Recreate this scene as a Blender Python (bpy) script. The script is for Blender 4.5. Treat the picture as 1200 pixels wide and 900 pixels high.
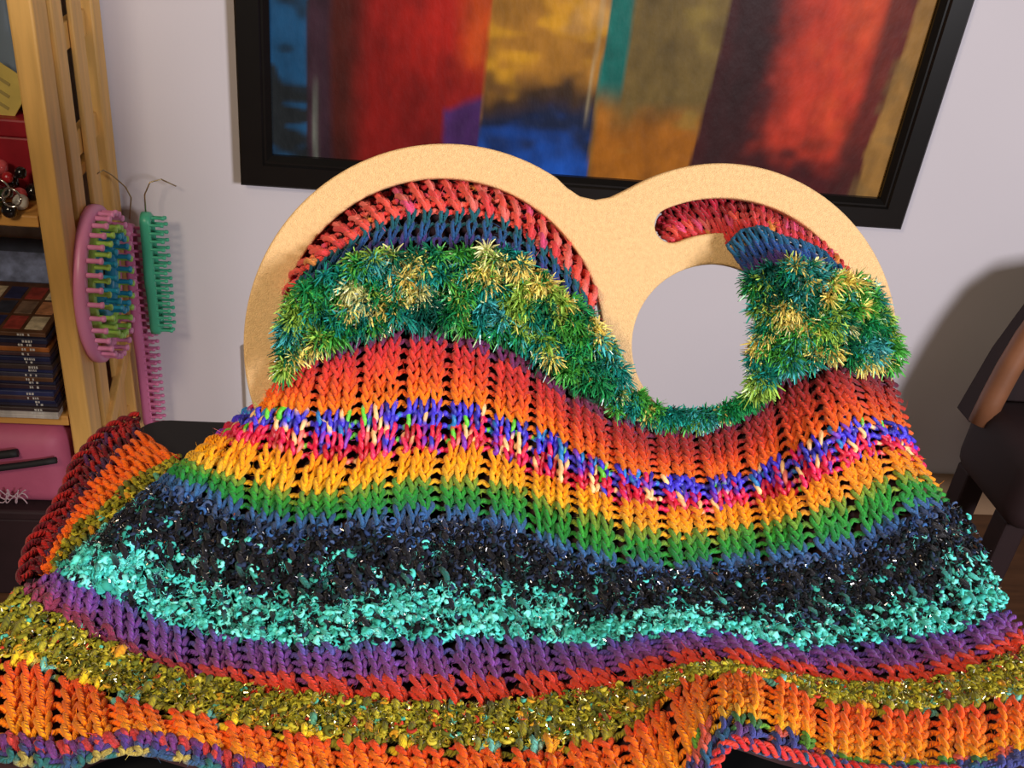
import bpy, bmesh, math, random
import numpy as np
from mathutils import Matrix, Vector
random.seed(7)
rng = np.random.default_rng(11)
for o in list(bpy.data.objects):
    bpy.data.objects.remove(o, do_unlink=True)
scene = bpy.context.scene
COL = scene.collection

# ------------------------------------------------------------------ camera
F = 1170.0
U_ = np.array([230., 1950., F]); U_ /= np.linalg.norm(U_)
X_ = np.array([9720., -442., -F]); X_ -= U_ * (X_ @ U_); X_ /= np.linalg.norm(X_)
Y_ = np.cross(U_, X_)
RW = np.array([X_, Y_, U_])            # camera axes -> world
CAM = np.array([0., 0., 1.15])
cd = bpy.data.cameras.new('camera'); cam = bpy.data.objects.new('camera', cd); COL.objects.link(cam)
M = Matrix.Identity(4)
for i in range(3):
    for j in range(3):
        M[i][j] = RW[i][j]
    M[i][3] = CAM[i]
cam.matrix_world = M
cd.sensor_width = 36.0; cd.lens = 36.0 * F / 1200.0; cd.clip_start = 0.02
scene.camera = cam

# ------------------------------------------------------------------ light
world = bpy.data.worlds.new('world'); scene.world = world; world.use_nodes = True
bg = world.node_tree.nodes['Background']
bg.inputs[0].default_value = (1.0, 0.80, 0.62, 1); bg.inputs[1].default_value = 0.04

def area(name, loc, target, sx, sy, power, color):
    l = bpy.data.lights.new(name, 'AREA'); l.shape = 'RECTANGLE'; l.size = sx; l.size_y = sy
    l.energy = power; l.color = color
    o = bpy.data.objects.new(name, l); COL.objects.link(o)
    o.location = loc
    o.rotation_euler = (Vector(target) - Vector(loc)).to_track_quat('-Z', 'Y').to_euler()
    return o
area('window_light', (1.30, -0.95, 1.28), (0.25, 0.9, 0.75), 0.46, 0.46, 51, (0.985, 0.955, 1.0))
area('ceiling_light', (-0.5, -0.3, 2.4), (0.1, 0.7, 0.7), 0.6, 0.6, 3.2, (1.0, 0.84, 0.64))

area('left_fill_light', (-0.60, -0.30, 1.62), (0.0, 0.45, 0.82), 0.26, 0.26, 11.5, (1.0, 0.83, 0.60))  # added warm fill for the bag's left side, not a lamp of the room
vs = scene.view_settings
vs.view_transform = 'Standard'; vs.look = 'None'; vs.gamma = 1.0; vs.use_curve_mapping = False
vs.exposure = 0.0

# ------------------------------------------------------------------ helpers
def lin(c):
    c = np.asarray(c, float) / 255.0
    return np.where(c <= 0.04045, c / 12.92, ((c + 0.055) / 1.055) ** 2.4)
def lin4(c):
    r = lin(c); return (float(r[0]), float(r[1]), float(r[2]), 1.0)

def mat(name, color=None, rough=0.6, metal=0.0, attr=False, noise=0.0, nscale=40.0, bump=0.0, bscale=200.0, coat=0.0, sheen=0.0, spec=0.5, stretch=None):
    m = bpy.data.materials.new(name); m.use_nodes = True
    nt = m.node_tree; b = nt.nodes['Principled BSDF']
    b.inputs['Roughness'].default_value = rough; b.inputs['Metallic'].default_value = metal
    b.inputs['Coat Weight'].default_value = coat; b.inputs['Specular IOR Level'].default_value = spec
    if sheen:
        b.inputs['Sheen Weight'].default_value = sheen; b.inputs['Sheen Roughness'].default_value = 0.5
    src = None
    tc = nt.nodes.new('ShaderNodeTexCoord')
    vec = tc.outputs['Object']
    if stretch:
        mp = nt.nodes.new('ShaderNodeMapping'); mp.inputs['Scale'].default_value = stretch
        nt.links.new(vec, mp.inputs['Vector']); vec = mp.outputs['Vector']
    if attr:
        a = nt.nodes.new('ShaderNodeAttribute'); a.attribute_name = 'Col'; src = a.outputs['Color']
    if noise > 0:
        n = nt.nodes.new('ShaderNodeTexNoise'); n.inputs['Scale'].default_value = nscale; n.inputs['Detail'].default_value = 5
        nt.links.new(vec, n.inputs['Vector'])
        mr = nt.nodes.new('ShaderNodeMapRange'); mr.inputs['From Min'].default_value = 0.3; mr.inputs['From Max'].default_value = 0.7
        mr.inputs['To Min'].default_value = 1 - noise; mr.inputs['To Max'].default_value = 1 + noise
        nt.links.new(n.outputs['Fac'], mr.inputs['Value'])
        mx = nt.nodes.new('ShaderNodeVectorMath'); mx.operation = 'SCALE'
        if src is not None: nt.links.new(src, mx.inputs[0])
        else: mx.inputs[0].default_value = lin4(color)[:3]
        nt.links.new(mr.outputs['Result'], mx.inputs['Scale']); src = mx.outputs['Vector']
    if src is not None: nt.links.new(src, b.inputs['Base Color'])
    else: b.inputs['Base Color'].default_value = lin4(color)
    if bump > 0:
        n2 = nt.nodes.new('ShaderNodeTexNoise'); n2.inputs['Scale'].default_value = bscale; n2.inputs['Detail'].default_value = 3
        nt.links.new(vec, n2.inputs['Vector'])
        bp = nt.nodes.new('ShaderNodeBump'); bp.inputs['Strength'].default_value = bump; bp.inputs['Distance'].default_value = 0.002
        nt.links.new(n2.outputs['Fac'], bp.inputs['Height']); nt.links.new(bp.outputs['Normal'], b.inputs['Normal'])
    return m

def yarn_material(name, rough=0.85, spec=0.2, ply=0.8, sheen=0.12, metal=0.0):
    """twisted-ply wool: dyed by the Col attribute, relief of diagonal plies from the UV map"""
    m = bpy.data.materials.new(name); m.use_nodes = True
    nt = m.node_tree; b = nt.nodes['Principled BSDF']
    b.inputs['Roughness'].default_value = rough; b.inputs['Specular IOR Level'].default_value = spec
    b.inputs['Sheen Weight'].default_value = sheen; b.inputs['Metallic'].default_value = metal
    a = nt.nodes.new('ShaderNodeAttribute'); a.attribute_name = 'Col'
    nt.links.new(a.outputs['Color'], b.inputs['Base Color'])
    uv = nt.nodes.new('ShaderNodeUVMap')
    w = nt.nodes.new('ShaderNodeTexWave'); w.bands_direction = 'DIAGONAL'; w.inputs['Scale'].default_value = 0.32
    w.inputs['Distortion'].default_value = 1.0
    nt.links.new(uv.outputs['UV'], w.inputs['Vector'])
    bp = nt.nodes.new('ShaderNodeBump'); bp.inputs['Strength'].default_value = ply; bp.inputs['Distance'].default_value = 0.0006
    nt.links.new(w.outputs['Fac'], bp.inputs['Height']); nt.links.new(bp.outputs['Normal'], b.inputs['Normal'])
    return m

def mesh_np(name, V, Fq, material, parent=None, col=None, uv=None, smooth=True, tri=False):
    me = bpy.data.meshes.new(name)
    k = 3 if tri else 4
    V = np.ascontiguousarray(V, np.float32); Fq = np.ascontiguousarray(Fq, np.int32)
    me.vertices.add(len(V)); me.vertices.foreach_set('co', V.ravel())
    me.loops.add(Fq.size); me.loops.foreach_set('vertex_index', Fq.ravel())
    me.polygons.add(len(Fq)); me.polygons.foreach_set('loop_start', np.arange(0, Fq.size, k, dtype=np.int32))
    me.polygons.foreach_set('loop_total', np.full(len(Fq), k, np.int32))
    me.polygons.foreach_set('use_smooth', np.full(len(Fq), smooth, bool))
    me.update(calc_edges=True)
    if col is not None:
        a = me.color_attributes.new('Col', 'FLOAT_COLOR', 'POINT')
        c4 = np.ones((len(V), 4), np.float32); c4[:, :3] = col
        a.data.foreach_set('color', c4.ravel())
    if uv is not None:
        l = me.uv_layers.new(name='UVMap'); l.data.foreach_set('uv', np.ascontiguousarray(uv[Fq.ravel()], np.float32).ravel())
    me.materials.append(material)
    o = bpy.data.objects.new(name, me); COL.objects.link(o)
    if parent: o.parent = parent
    return o

def bm_obj(name, bm, material, parent=None, smooth=False):
    bmesh.ops.recalc_face_normals(bm, faces=bm.faces[:])
    me = bpy.data.meshes.new(name); bm.to_mesh(me); bm.free()
    if smooth:
        for p in me.polygons: p.use_smooth = True
    me.materials.append(material)
    o = bpy.data.objects.new(name, me); COL.objects.link(o)
    if parent: o.parent = parent
    return o

def box_bm(bm, lo, hi, bevel=0.0, seg=2, mtx=None):
    r = bmesh.ops.create_cube(bm, size=1.0)
    vsn = r['verts']
    for v in vsn:
        v.co = Vector([lo[i] + (v.co[i] + 0.5) * (hi[i] - lo[i]) for i in range(3)])
    if bevel > 0:
        es = list({e for v in vsn for e in v.link_edges})
        g = bmesh.ops.bevel(bm, geom=es, offset=bevel, segments=seg, profile=0.5, affect='EDGES')
        vsn = list({v for f_ in g['faces'] for v in f_.verts} | {v for v in vsn if v.is_valid})
    if mtx is not None:
        bmesh.ops.transform(bm, matrix=mtx, verts=vsn)
    return vsn

def box(name, lo, hi, material, parent=None, bevel=0.0, seg=2, mtx=None, smooth=False):
    bm = bmesh.new(); box_bm(bm, lo, hi, bevel, seg, mtx)
    return bm_obj(name, bm, material, parent, smooth)

def empty(name, loc=(0, 0, 0)):
    o = bpy.data.objects.new(name, None); COL.objects.link(o); o.location = loc; o.empty_display_size = 0.02
    return o
def tag(o, label, cat, group=None):
    o['label'] = label; o['category'] = cat
    if group: o['group'] = group
    return o
def struct(o):
    o['kind'] = 'structure'; return o
def adopt(root):
    """keep children where they were modelled (world coordinates) under a root placed at its base"""
    inv = Matrix.Translation(root.location).inverted()
    for c in root.children: c.matrix_parent_inverse = inv

def ray(px, py):
    px = np.asarray(px, float); py = np.asarray(py, float)
    v = np.stack([(px - 600) / F, (450 - py) / F, -np.ones_like(px)], -1)
    return v @ RW.T
def at_y(px, py, y):
    d = ray(px, py); return CAM + d * (y - CAM[1]) / d[1]
def proj(P):
    v = (np.asarray(P) - CAM) @ RW
    return 600 + F * v[..., 0] / -v[..., 2], 450 - F * v[..., 1] / -v[..., 2]

def tube_arrays(P, r, nref, sides=6, closed_ends=True):
    """P (M,3) path, r (M,) radius, nref (M,3) reference normal -> verts, quads, uv"""
    M_ = len(P)
    T = np.gradient(P, axis=0); T /= np.linalg.norm(T, axis=1, keepdims=True) + 1e-12
    B = np.cross(T, nref); nb = np.linalg.norm(B, axis=1, keepdims=True); B = B / (nb + 1e-9)
    N = np.cross(B, T)
    ang = np.linspace(0, 2 * np.pi, sides, endpoint=False)
    V = P[:, None, :] + r[:, None, None] * (np.cos(ang)[None, :, None] * N[:, None, :] + np.sin(ang)[None, :, None] * B[:, None, :])
    V = V.reshape(-1, 3)
    i = np.arange(M_ - 1)[:, None] * sides; k = np.arange(sides)[None, :]; k2 = (k + 1) % sides
    Q = np.stack([i + k, i + k2, i + sides + k2, i + sides + k], -1).reshape(-1, 4)
    s = np.concatenate([[0], np.cumsum(np.linalg.norm(np.diff(P, axis=0), axis=1))])
    uv = np.stack([np.repeat(s * 1000 / 1.0, sides), np.tile(np.arange(sides) / sides * 6.0, M_)], -1)
    return V, Q, uv

def tube(name, P, r, material, parent=None, sides=8, nref=(0.1, 0.2, 0.97), col=None):
    P = np.asarray(P, float); r = np.full(len(P), r) if np.isscalar(r) else np.asarray(r, float)
    V, Q, uv = tube_arrays(P, r, np.tile(np.asarray(nref, float), (len(P), 1)), sides)
    n = len(V)                                      # cap the ends
    V = np.vstack([V, P[0], P[-1]])
    caps = [[n, (k + 1) % sides, k, k] for k in range(sides)] + [[n + 1, n - sides + k, n - sides + (k + 1) % sides, n - sides + (k + 1) % sides] for k in range(sides)]
    bm = bmesh.new(); vv = [bm.verts.new(v) for v in V]
    for q in Q: bm.faces.new([vv[a] for a in q])
    for c in caps: bm.faces.new([vv[a] for a in c[:3]])
    return bm_obj(name, bm, material, parent, True)

def resample(pts, n, smooth=0):
    pts = np.asarray(pts, float)
    d = np.concatenate([[0], np.cumsum(np.linalg.norm(np.diff(pts, axis=0), axis=1))])
    u = np.linspace(0, d[-1], n)
    out = np.stack([np.interp(u, d, pts[:, 0]), np.interp(u, d, pts[:, 1])], -1)
    for _ in range(smooth):
        k = out.copy(); k[1:-1] = (out[:-2] + 2 * out[1:-1] + out[2:]) / 4; out = k
    return out

# ------------------------------------------------------------------ key planes of the place
WALL_Y = 1.5
TH = math.radians(24)
PN = np.array([0, -math.cos(TH), math.sin(TH)])          # handle plate leans back
P0 = CAM + ray(670, 400) * 0.56
def on_plate(px, py, off=0.0):
    d = ray(px, py); t = ((P0 + PN * off - CAM) @ PN) / (d @ PN)
    return CAM + d * t[..., None]
def plate_depth(px, py, off=0.0):
    d = ray(px, py); return ((P0 - CAM) @ PN + off) / (d @ PN)
TAB_Z = float(on_plate(525, 643)[2]) - 0.004
def table_depth(px, py, z):
    d = ray(px, py); return np.where(d[..., 2] < -0.05, (z - CAM[2]) / np.minimum(d[..., 2], -0.05), 9.0)

# ------------------------------------------------------------------ materials
m_wall = mat('wall_paint', (208, 202, 208), 0.85, noise=0.02, nscale=3, bump=0.05, bscale=180)
m_floor = mat('floor_wood', (92, 60, 38), 0.5, noise=0.25, nscale=9, stretch=(1, 8, 1))
m_black_frame = mat('black_lacquer', (16, 14, 13), 0.3, noise=0.1, nscale=30)
m_table = mat('black_tabletop', (12, 12, 14), 0.5, noise=0.1, nscale=25, spec=0.3)
m_pine = mat('pine', (214, 166, 92), 0.5, noise=0.14, nscale=14, stretch=(6, 6, 0.6), bump=0.1, bscale=60)
m_pine_h = mat('pine_board', (206, 150, 76), 0.5, noise=0.14, nscale=14, stretch=(0.6, 6, 6))
m_plate = mat('cream_plastic', (214, 176, 124), 0.5, spec=0.3, noise=0.10, nscale=420, bump=0.5, bscale=1300)
m_yarn = yarn_material('wool_yarn')
m_shiny = yarn_material('ribbon_yarn', rough=0.45, spec=0.5, ply=0.3, sheen=0.0)
m_fluff = mat('eyelash_fibre', attr=True, rough=0.27, spec=0.8)
m_curl = mat('boucle_fibre', attr=True, rough=0.85, spec=0.15)
m_tinsel = mat('tinsel', attr=True, rough=0.22, metal=1.0)
m_gap_shade = mat('gap_shade', (44, 14, 18), 0.9)  # dark tone stands for the shade between stitches
m_canvas = mat('oil_paint', attr=True, rough=0.5, spec=0.2, noise=0.22, nscale=26, bump=0.5, bscale=45, stretch=(1.5, 1, 0.8))
m_metal = mat('wire_metal', (190, 170, 130), 0.3, metal=1.0)

# ================================================================== the setting
bm = bmesh.new(); box_bm(bm, (-2.6, WALL_Y, -0.05), (3.0, WALL_Y + 0.1, 2.6)); struct(bm_obj('wall_back', bm, m_wall))
bm = bmesh.new(); box_bm(bm, (-2.6, -2.2, -0.06), (3.0, WALL_Y + 0.1, 0.0)); struct(bm_obj('floor', bm, m_floor))
bm = bmesh.new(); box_bm(bm, (-2.6, WALL_Y - 0.014, 0.0), (3.0, WALL_Y, 0.09), 0.003); struct(bm_obj('baseboard_back', bm, mat('baseboard_paint', (150, 120, 92), 0.5)))

# ------------------------------------------------------------------ picture
def picture():
    x0, x1 = -0.240, 0.817; z0, z1 = 0.592, 1.26
    fw = 0.046; dpt = 0.026; yb = WALL_Y - 0.001; yf = yb - dpt
    root = empty('framed_painting', ((x0 + x1) / 2, yb, z0))
    tag(root, 'large abstract painting of red, gold and blue blocks in a black frame on the wall', 'painting')
    def bar(pts_in, pts_out):
        b = bmesh.new()
        prof = []
        # profile: outer back, outer front, inner lip front, inner lip back
        for (ox, oz), (ix, iz) in zip(pts_out, pts_in):
            def L(t): return (ox + (ix - ox) * t, oz + (iz - oz) * t)
            prof.append([(*L(0), yb), (*L(0), yf + .002), (*L(.06), yf), (*L(.72), yf), (*L(.78), yf + .004), (*L(.84), yf + .004), (*L(1.0), yf + .012), (*L(1.0), yb)])
        rows = [[b.verts.new((p[0], p[2], p[1])) for p in pr] for pr in prof]
        n = len(rows[0])
        for k in range(n): b.faces.new([rows[0][k], rows[0][(k + 1) % n], rows[1][(k + 1) % n], rows[1][k]])
        b.faces.new(rows[0]); b.faces.new(list(reversed(rows[1])))
        bm_obj('frame_bar', b, m_black_frame, root)
    O = [(x0, z0), (x1, z0), (x1, z1), (x0, z1)]
    I = [(x0 + fw, z0 + fw), (x1 - fw, z0 + fw), (x1 - fw, z1 - fw), (x0 + fw, z1 - fw)]
    for k in range(4): bar([I[k], I[(k + 1) % 4]], [O[k], O[(k + 1) % 4]])
    # canvas
    nx, nz = 240, 150
    xs = np.linspace(x0 + fw - .004, x1 - fw + .004, nx); zs = np.linspace(z0 + fw - .004, z1 - fw + .004, nz)
    XX, ZZ = np.meshgrid(xs, zs)
    V = np.stack([XX, np.full_like(XX, yb - 0.006), ZZ], -1)
    V2 = V.reshape(-1, 3)
    s = (XX - xs[0]) / (xs[-1] - xs[0]); t = (ZZ - zs[0]) / (zs[-1] - zs[0])
    def vnoise(fx, fz, seed):
        r = np.random.default_rng(seed); g = r.random((int(fz) + 3, int(fx) + 3))
        a = s * fx; b_ = t * fz; i = a.astype(int); j = b_.astype(int); fa = a - i; fb = b_ - j
        fa = fa * fa * (3 - 2 * fa); fb = fb * fb * (3 - 2 * fb)
        return (g[j, i] * (1 - fa) + g[j, i + 1] * fa) * (1 - fb) + (g[j + 1, i] * (1 - fa) + g[j + 1, i + 1] * fa) * fb - 0.5
    n1 = vnoise(9, 7, 1) + .5 * vnoise(22, 16, 2) + .3 * vnoise(60, 40, 3)
    n2 = vnoise(30, 6, 4) + .6 * vnoise(70, 14, 5)
    n3 = vnoise(14, 12, 6) + .6 * vnoise(40, 36, 7)
    C_ = np.zeros(s.shape + (3,))
    def sm(e0, e1, v): q = np.clip((v - e0) / (e1 - e0), 0, 1); return q * q * (3 - 2 * q)
    def put(mask, colr):
        C_[:] = C_ * (1 - mask[..., None]) + lin(colr) * mask[..., None]
    # t: 0 at the bottom, picture edge of the photograph is near t = 0.43
    ss = s + 0.006 * n2
    C_[:] = lin((34, 40, 44))
    put(sm(.2, .5, t + .3 * n1) * sm(.0, .02, .075 - ss), (24, 66, 98))
    put(np.clip(sm(.05, .3, n3) * (ss < .06), 0, 1), (30, 84, 128))
    put(sm(.055, .065, ss), (58, 36, 48))
    put(np.exp(-((ss - .072) / .0035) ** 2) * sm(.35, .1, t + .2 * n3) * .45, (150, 165, 150))
    put(sm(.085, .1, ss), (78, 28, 22))
    put(sm(.11, .16, ss) * .95, (150, 24, 20))
    put(sm(.12, .3, ss) * sm(.1, .4, t + .15 * n1), (196, 34, 22))
    put(sm(.26, .31, ss) * sm(.18, .3, t + .1 * n1), (214, 82, 24))
    put(sm(.12, .3, ss) * sm(.17, .02, t + .1 * n1) * .7, (104, 18, 20))
    put(sm(.262, .272, ss + .01 * n3) * sm(.235, .20, t - .03 * sm(.27, .31, ss + .02 * n3) + .04 * n3 + .05), (78, 42, 104))
    put(sm(.318, .324, ss), (186, 128, 44))
    mid = sm(.318, .324, ss)
    put(mid * sm(.0, .35, n3) * .8, (226, 164, 36))
    put(mid * sm(.1, .4, n1) * .5, (206, 160, 104))
    put(mid * sm(.26, .17, t + .1 * n1), (74, 52, 34))
    put(mid * sm(.19, .12, t + .07 * n1), (24, 38, 72))
    put(mid * sm(.12, .02, t + .07 * n1 + .1 * n3), (24, 84, 184))
    put(np.exp(-((ss - .487) / .003) ** 2) * .5 * sm(.12, .2, t), (196, 180, 140))
    put(sm(.497, .502, ss), (122, 100, 50))
    put(sm(.497, .503, ss) * sm(.54, .53, ss) * sm(.18, .27, t), (20, 118, 108))
    put(sm(.497, .51, ss) * sm(.25, .08, t + .1 * n1), (176, 106, 22))
    put(sm(.53, .56, ss) * sm(.1, .5, n3) * .5, (150, 128, 56))
    sd = ss - .035 * (t - .2)
    put(sm(.668, .674, sd), (66, 22, 24))
    put(sm(.675, .70, sd) * sm(.76, .71, sd) * .6, (44, 24, 26))
    put(sm(.725, .80, sd + .05 * n1) * sm(.02, .16, t + .12 * n3), (206, 62, 40))
    put(sm(.76, .84, sd + .05 * n1) * sm(.1, .2, t) * sm(-.1, .4, n1), (228, 84, 46))
    put(sm(.73, .80, sd) * sm(.14, .0, t + .05 * n1) * .8, (92, 24, 28))
    put(sm(.90, .93, sd + .02 * n1) * .85, (70, 30, 28))
    put(sm(.945, .952, sd + .01 * n1 - .01), (166, 122, 60))
    put(sm(.945, .952, sd) * sm(.1, .4, n3) * .5, (120, 96, 56))
    C_ *= 0.74 * (1 + .25 * n2 + .25 * n3)[..., None]
    C_[:] = np.clip(C_, 0.002, 1)
    I_ = np.arange(nx * nz).reshape(nz, nx)
    Q = np.stack([I_[:-1, :-1], I_[:-1, 1:], I_[1:, 1:], I_[1:, :-1]], -1).reshape(-1, 4)
    mesh_np('canvas', V2, Q, m_canvas, root, col=C_.reshape(-1, 3))
    adopt(root)
picture()

# ------------------------------------------------------------------ wall plate
def wall_plate():
    root = empty('wall_switch_plate', (-0.205, WALL_Y, 0.24))
    tag(root, 'white plastic wall plate behind the left ring of the bag handle', 'wall plate')
    w = mat('white_plastic', (222, 220, 222), 0.4)
    box('plate', (-0.249, WALL_Y - 0.014, 0.176), (-0.165, WALL_Y, 0.304), w, root, 0.003)
    box('rocker', (-0.225, WALL_Y - 0.017, 0.205), (-0.19, WALL_Y - 0.012, 0.275), w, root, 0.002)
    adopt(root)
wall_plate()

# ------------------------------------------------------------------ table
def table():
    root = empty('side_table', (0.07, 0.33, 0))
    tag(root, 'black side table with rounded corners under the knitted bag', 'table')
    x0, x1, y0, y1 = -0.165, 0.30, 0.05, 0.566; r = 0.022; z1 = TAB_Z; z0 = z1 - 0.028
    pts = []
    for cx, cy, a0 in ((x1 - r, y1 - r, 0), (x0 + r, y1 - r, 90), (x0 + r, y0 + r, 180), (x1 - r, y0 + r, 270)):
        for k in range(7):
            a = math.radians(a0 + 15 * k); pts.append((cx + r * math.cos(a), cy + r * math.sin(a)))
    b = bmesh.new()
    f = b.faces.new([b.verts.new((p[0], p[1], z0)) for p in pts])
    g = bmesh.ops.extrude_face_region(b, geom=[f])
    bmesh.ops.translate(b, verts=[v for v in g['geom'] if isinstance(v, bmesh.types.BMVert)], vec=(0, 0, z1 - z0))
    top_e = [e for e in b.edges if all(abs(v.co.z - z1) < 1e-6 for v in e.verts)]
    bmesh.ops.bevel(b, geom=top_e, offset=0.004, segments=3, affect='EDGES')
    bm_obj('tabletop', b, m_table, root)
    for lx in (x0 + .03, x1 - .06):
        for ly in (y0 + .03, y1 - .06):
            box('leg', (lx, ly, 0), (lx + .03, ly + .03, z0), m_table, root, 0.003)
    adopt(root)
table()

# ------------------------------------------------------------------ shelf unit
SX = -0.424; SF = 1.228
def shelf():
    root = empty('slatted_shelf', (-0.75, 1.35, 0))
    tag(root, 'pine shelf unit with slatted side standing against the wall', 'shelf')
    X0 = -1.10; top = 1.35
    def post(x0, x1, y0, y1): box('post', (x0, y0, 0), (x1, y1, top), m_pine, root, 0.003)
    post(SX - .028, SX, SF, SF + .05); post(SX - .028, SX, WALL_Y - .045, WALL_Y - .006)
    post(X0, X0 + .028, SF, SF + .05); post(X0, X0 + .028, WALL_Y - .045, WALL_Y - .006)
    for y0, y1 in ((1.300, 1.338), (1.374, 1.416)):
        box('slat', (SX - .009, y0, 0.10), (SX - .002, y1, top), m_pine, root, 0.002)
        box('slat', (X0 + .002, y0, 0.10), (X0 + .018, y1, top), m_pine, root, 0.002)
    for z in (0.165, 0.66, 0.80, 1.22):
        box('side_rail', (SX - .022, SF + .05, z), (SX - .010, WALL_Y - .045, z + .035), m_pine, root, 0.002)
    # diagonal brace on the visible side
    a = np.array([SX - .001, 1.245, 0.215]); b_ = np.array([SX - .001, 1.475, 0.345])
    bm = bmesh.new(); d = b_ - a; ln = np.linalg.norm(d); an = math.atan2(d[2], d[1])
    box_bm(bm, (-.006, -.01, -.014), (.006, ln, .014), 0.002, 2, Matrix.Translation(a) @ Matrix.Rotation(an, 4, 'X'))
    bm_obj('brace', bm, m_pine, root)
    for z in (0.305, 0.608, 1.02):
        box('shelf_board', (X0 + .028, SF + .004, z), (SX - .030, WALL_Y - .02, z + .016), m_pine_h, root, 0.002)
    adopt(root)
shelf()
m_dark_box = mat('dark_box', (40, 22, 26), 0.6, noise=0.2, nscale=20)

def stack():
    # discs cases / booklets piled with their spines to the front
    z = 0.321
    pal = [(52, 50, 66), (34, 40, 78), (58, 46, 46), (46, 44, 60), (28, 34, 66), (70, 48, 50), (40, 46, 84), (52, 36, 44), (30, 34, 58), (88, 58, 40)]
    n = 20
    mw = mat('print_white', (196, 192, 186), 0.5)
    mp = mat('page_edges', (190, 180, 168), 0.8)
    for k in range(n):
        h = 0.0058 + 0.0022 * random.random()
        if k < 2: h = 0.007
        x1 = -0.462 + random.uniform(-.003, .002); x0 = x1 - 0.150; y0 = 1.222 + random.uniform(-.003, .004); y1 = y0 + 0.15
        root = empty('video_case', ((x0 + x1) / 2, (y0 + y1) / 2, z))
        where = ('lowest in the shelf pile' if k == 0 else 'topmost in the shelf pile' if k == n - 1 else '%s from the bottom of the shelf pile' % ['', 'second', 'third', 'fourth', 'fifth', 'sixth', 'seventh', 'eighth', 'ninth', 'tenth', 'eleventh', 'twelfth', 'thirteenth', 'fourteenth', 'fifteenth', 'sixteenth', 'seventeenth', 'eighteenth', 'nineteenth'][k])
        tag(root, 'thin %s case, %s' % (('pale' if k < 2 else 'orange brown' if k == 16 else ['slate', 'navy', 'brown', 'grey blue', 'dark navy', 'maroon', 'blue', 'plum', 'midnight', 'rust'][k % 10]), where), 'video case', 'video cases piled on the shelf')
        c = (176, 168, 160) if k < 2 else (146, 84, 40) if k == 16 else pal[k % 10]
        mc = mat('case_%d' % k, c, 0.35, noise=0.35, nscale=50, stretch=(1, 1, .2))
        cv = box('cover', (x0, y0, z), (x1, y1, z + h - .0004), mc, root, 0.0008, 1)
        # printed lettering on the spine, too small to read: short white strokes
        b = bmesh.new()
        for bx in (x0 + .022, x1 - .034):
            xx = bx + random.uniform(-.003, .003)
            while xx < bx + .014:
                w_ = random.uniform(.0012, .003)
                if random.random() < .75: box_bm(b, (xx, y0 - .0003, z + h * .25), (xx + w_, y0 + .0006, z + h * .72))
                xx += w_ + .0012
        bm_obj('spine_print', b, mw, cv)['kind'] = 'stuff'
        if k == n - 1:
            # cover pictures of the top case
            pc = [(150, 60, 52), (52, 56, 70), (196, 180, 150), (120, 96, 80), (40, 44, 80), (176, 120, 84)]
            for r_ in range(3):
                for q in range(5):
                    px = x0 + .008 + q * .028; pyy = y0 + .010 + r_ * .044
                    box('cover_picture', (px, pyy, z + h - .0006), (px + .023, pyy + .036, z + h + .0003), mat('pic', pc[(q * 2 + r_ * 3) % 6], 0.4, noise=0.4, nscale=90), cv)
        adopt(root)
        z += h
    return z
stack_top = stack()

def leaning_books():
    # booklets leaning at the back of the same shelf board
    cols = [((70, 78, 104), 'blue grey'), ((200, 200, 206), 'white'), ((38, 40, 58), 'dark blue'), ((96, 66, 44), 'brown')]
    for k, (c, nm) in enumerate(cols):
        x1 = -0.465 - k * .004; y0 = 1.385 + k * .02
        root = empty('booklet', (x1 - .07, y0, 0.321))
        tag(root, '%s booklet leaning behind the pile of cases, %s' % (nm, ['nearest to the pile', 'second behind the pile', 'third behind the pile', 'closest to the wall'][k]), 'booklet', 'booklets leaning behind the pile')
        R_ = Matrix.Translation((x1 - .15, y0, 0.322)) @ Matrix.Rotation(math.radians(-16), 4, 'X')
        b = bmesh.new(); box_bm(b, (0, 0, 0), (.15, .008, .185 + .014 * k), .0015, 1, R_)
        bm_obj('cover', b, mat('booklet_cover', c, 0.45, noise=.35, nscale=30), root)
        b = bmesh.new(); box_bm(b, (.012, -.0008, .12), (.138, .001, .165), 0, 1, R_)
        bm_obj('title_band', b, mat('booklet_title', tuple(min(255, int(v * 1.6 + 20)) for v in c), 0.45, noise=.5, nscale=60), root)
        adopt(root)
leaning_books()

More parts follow.
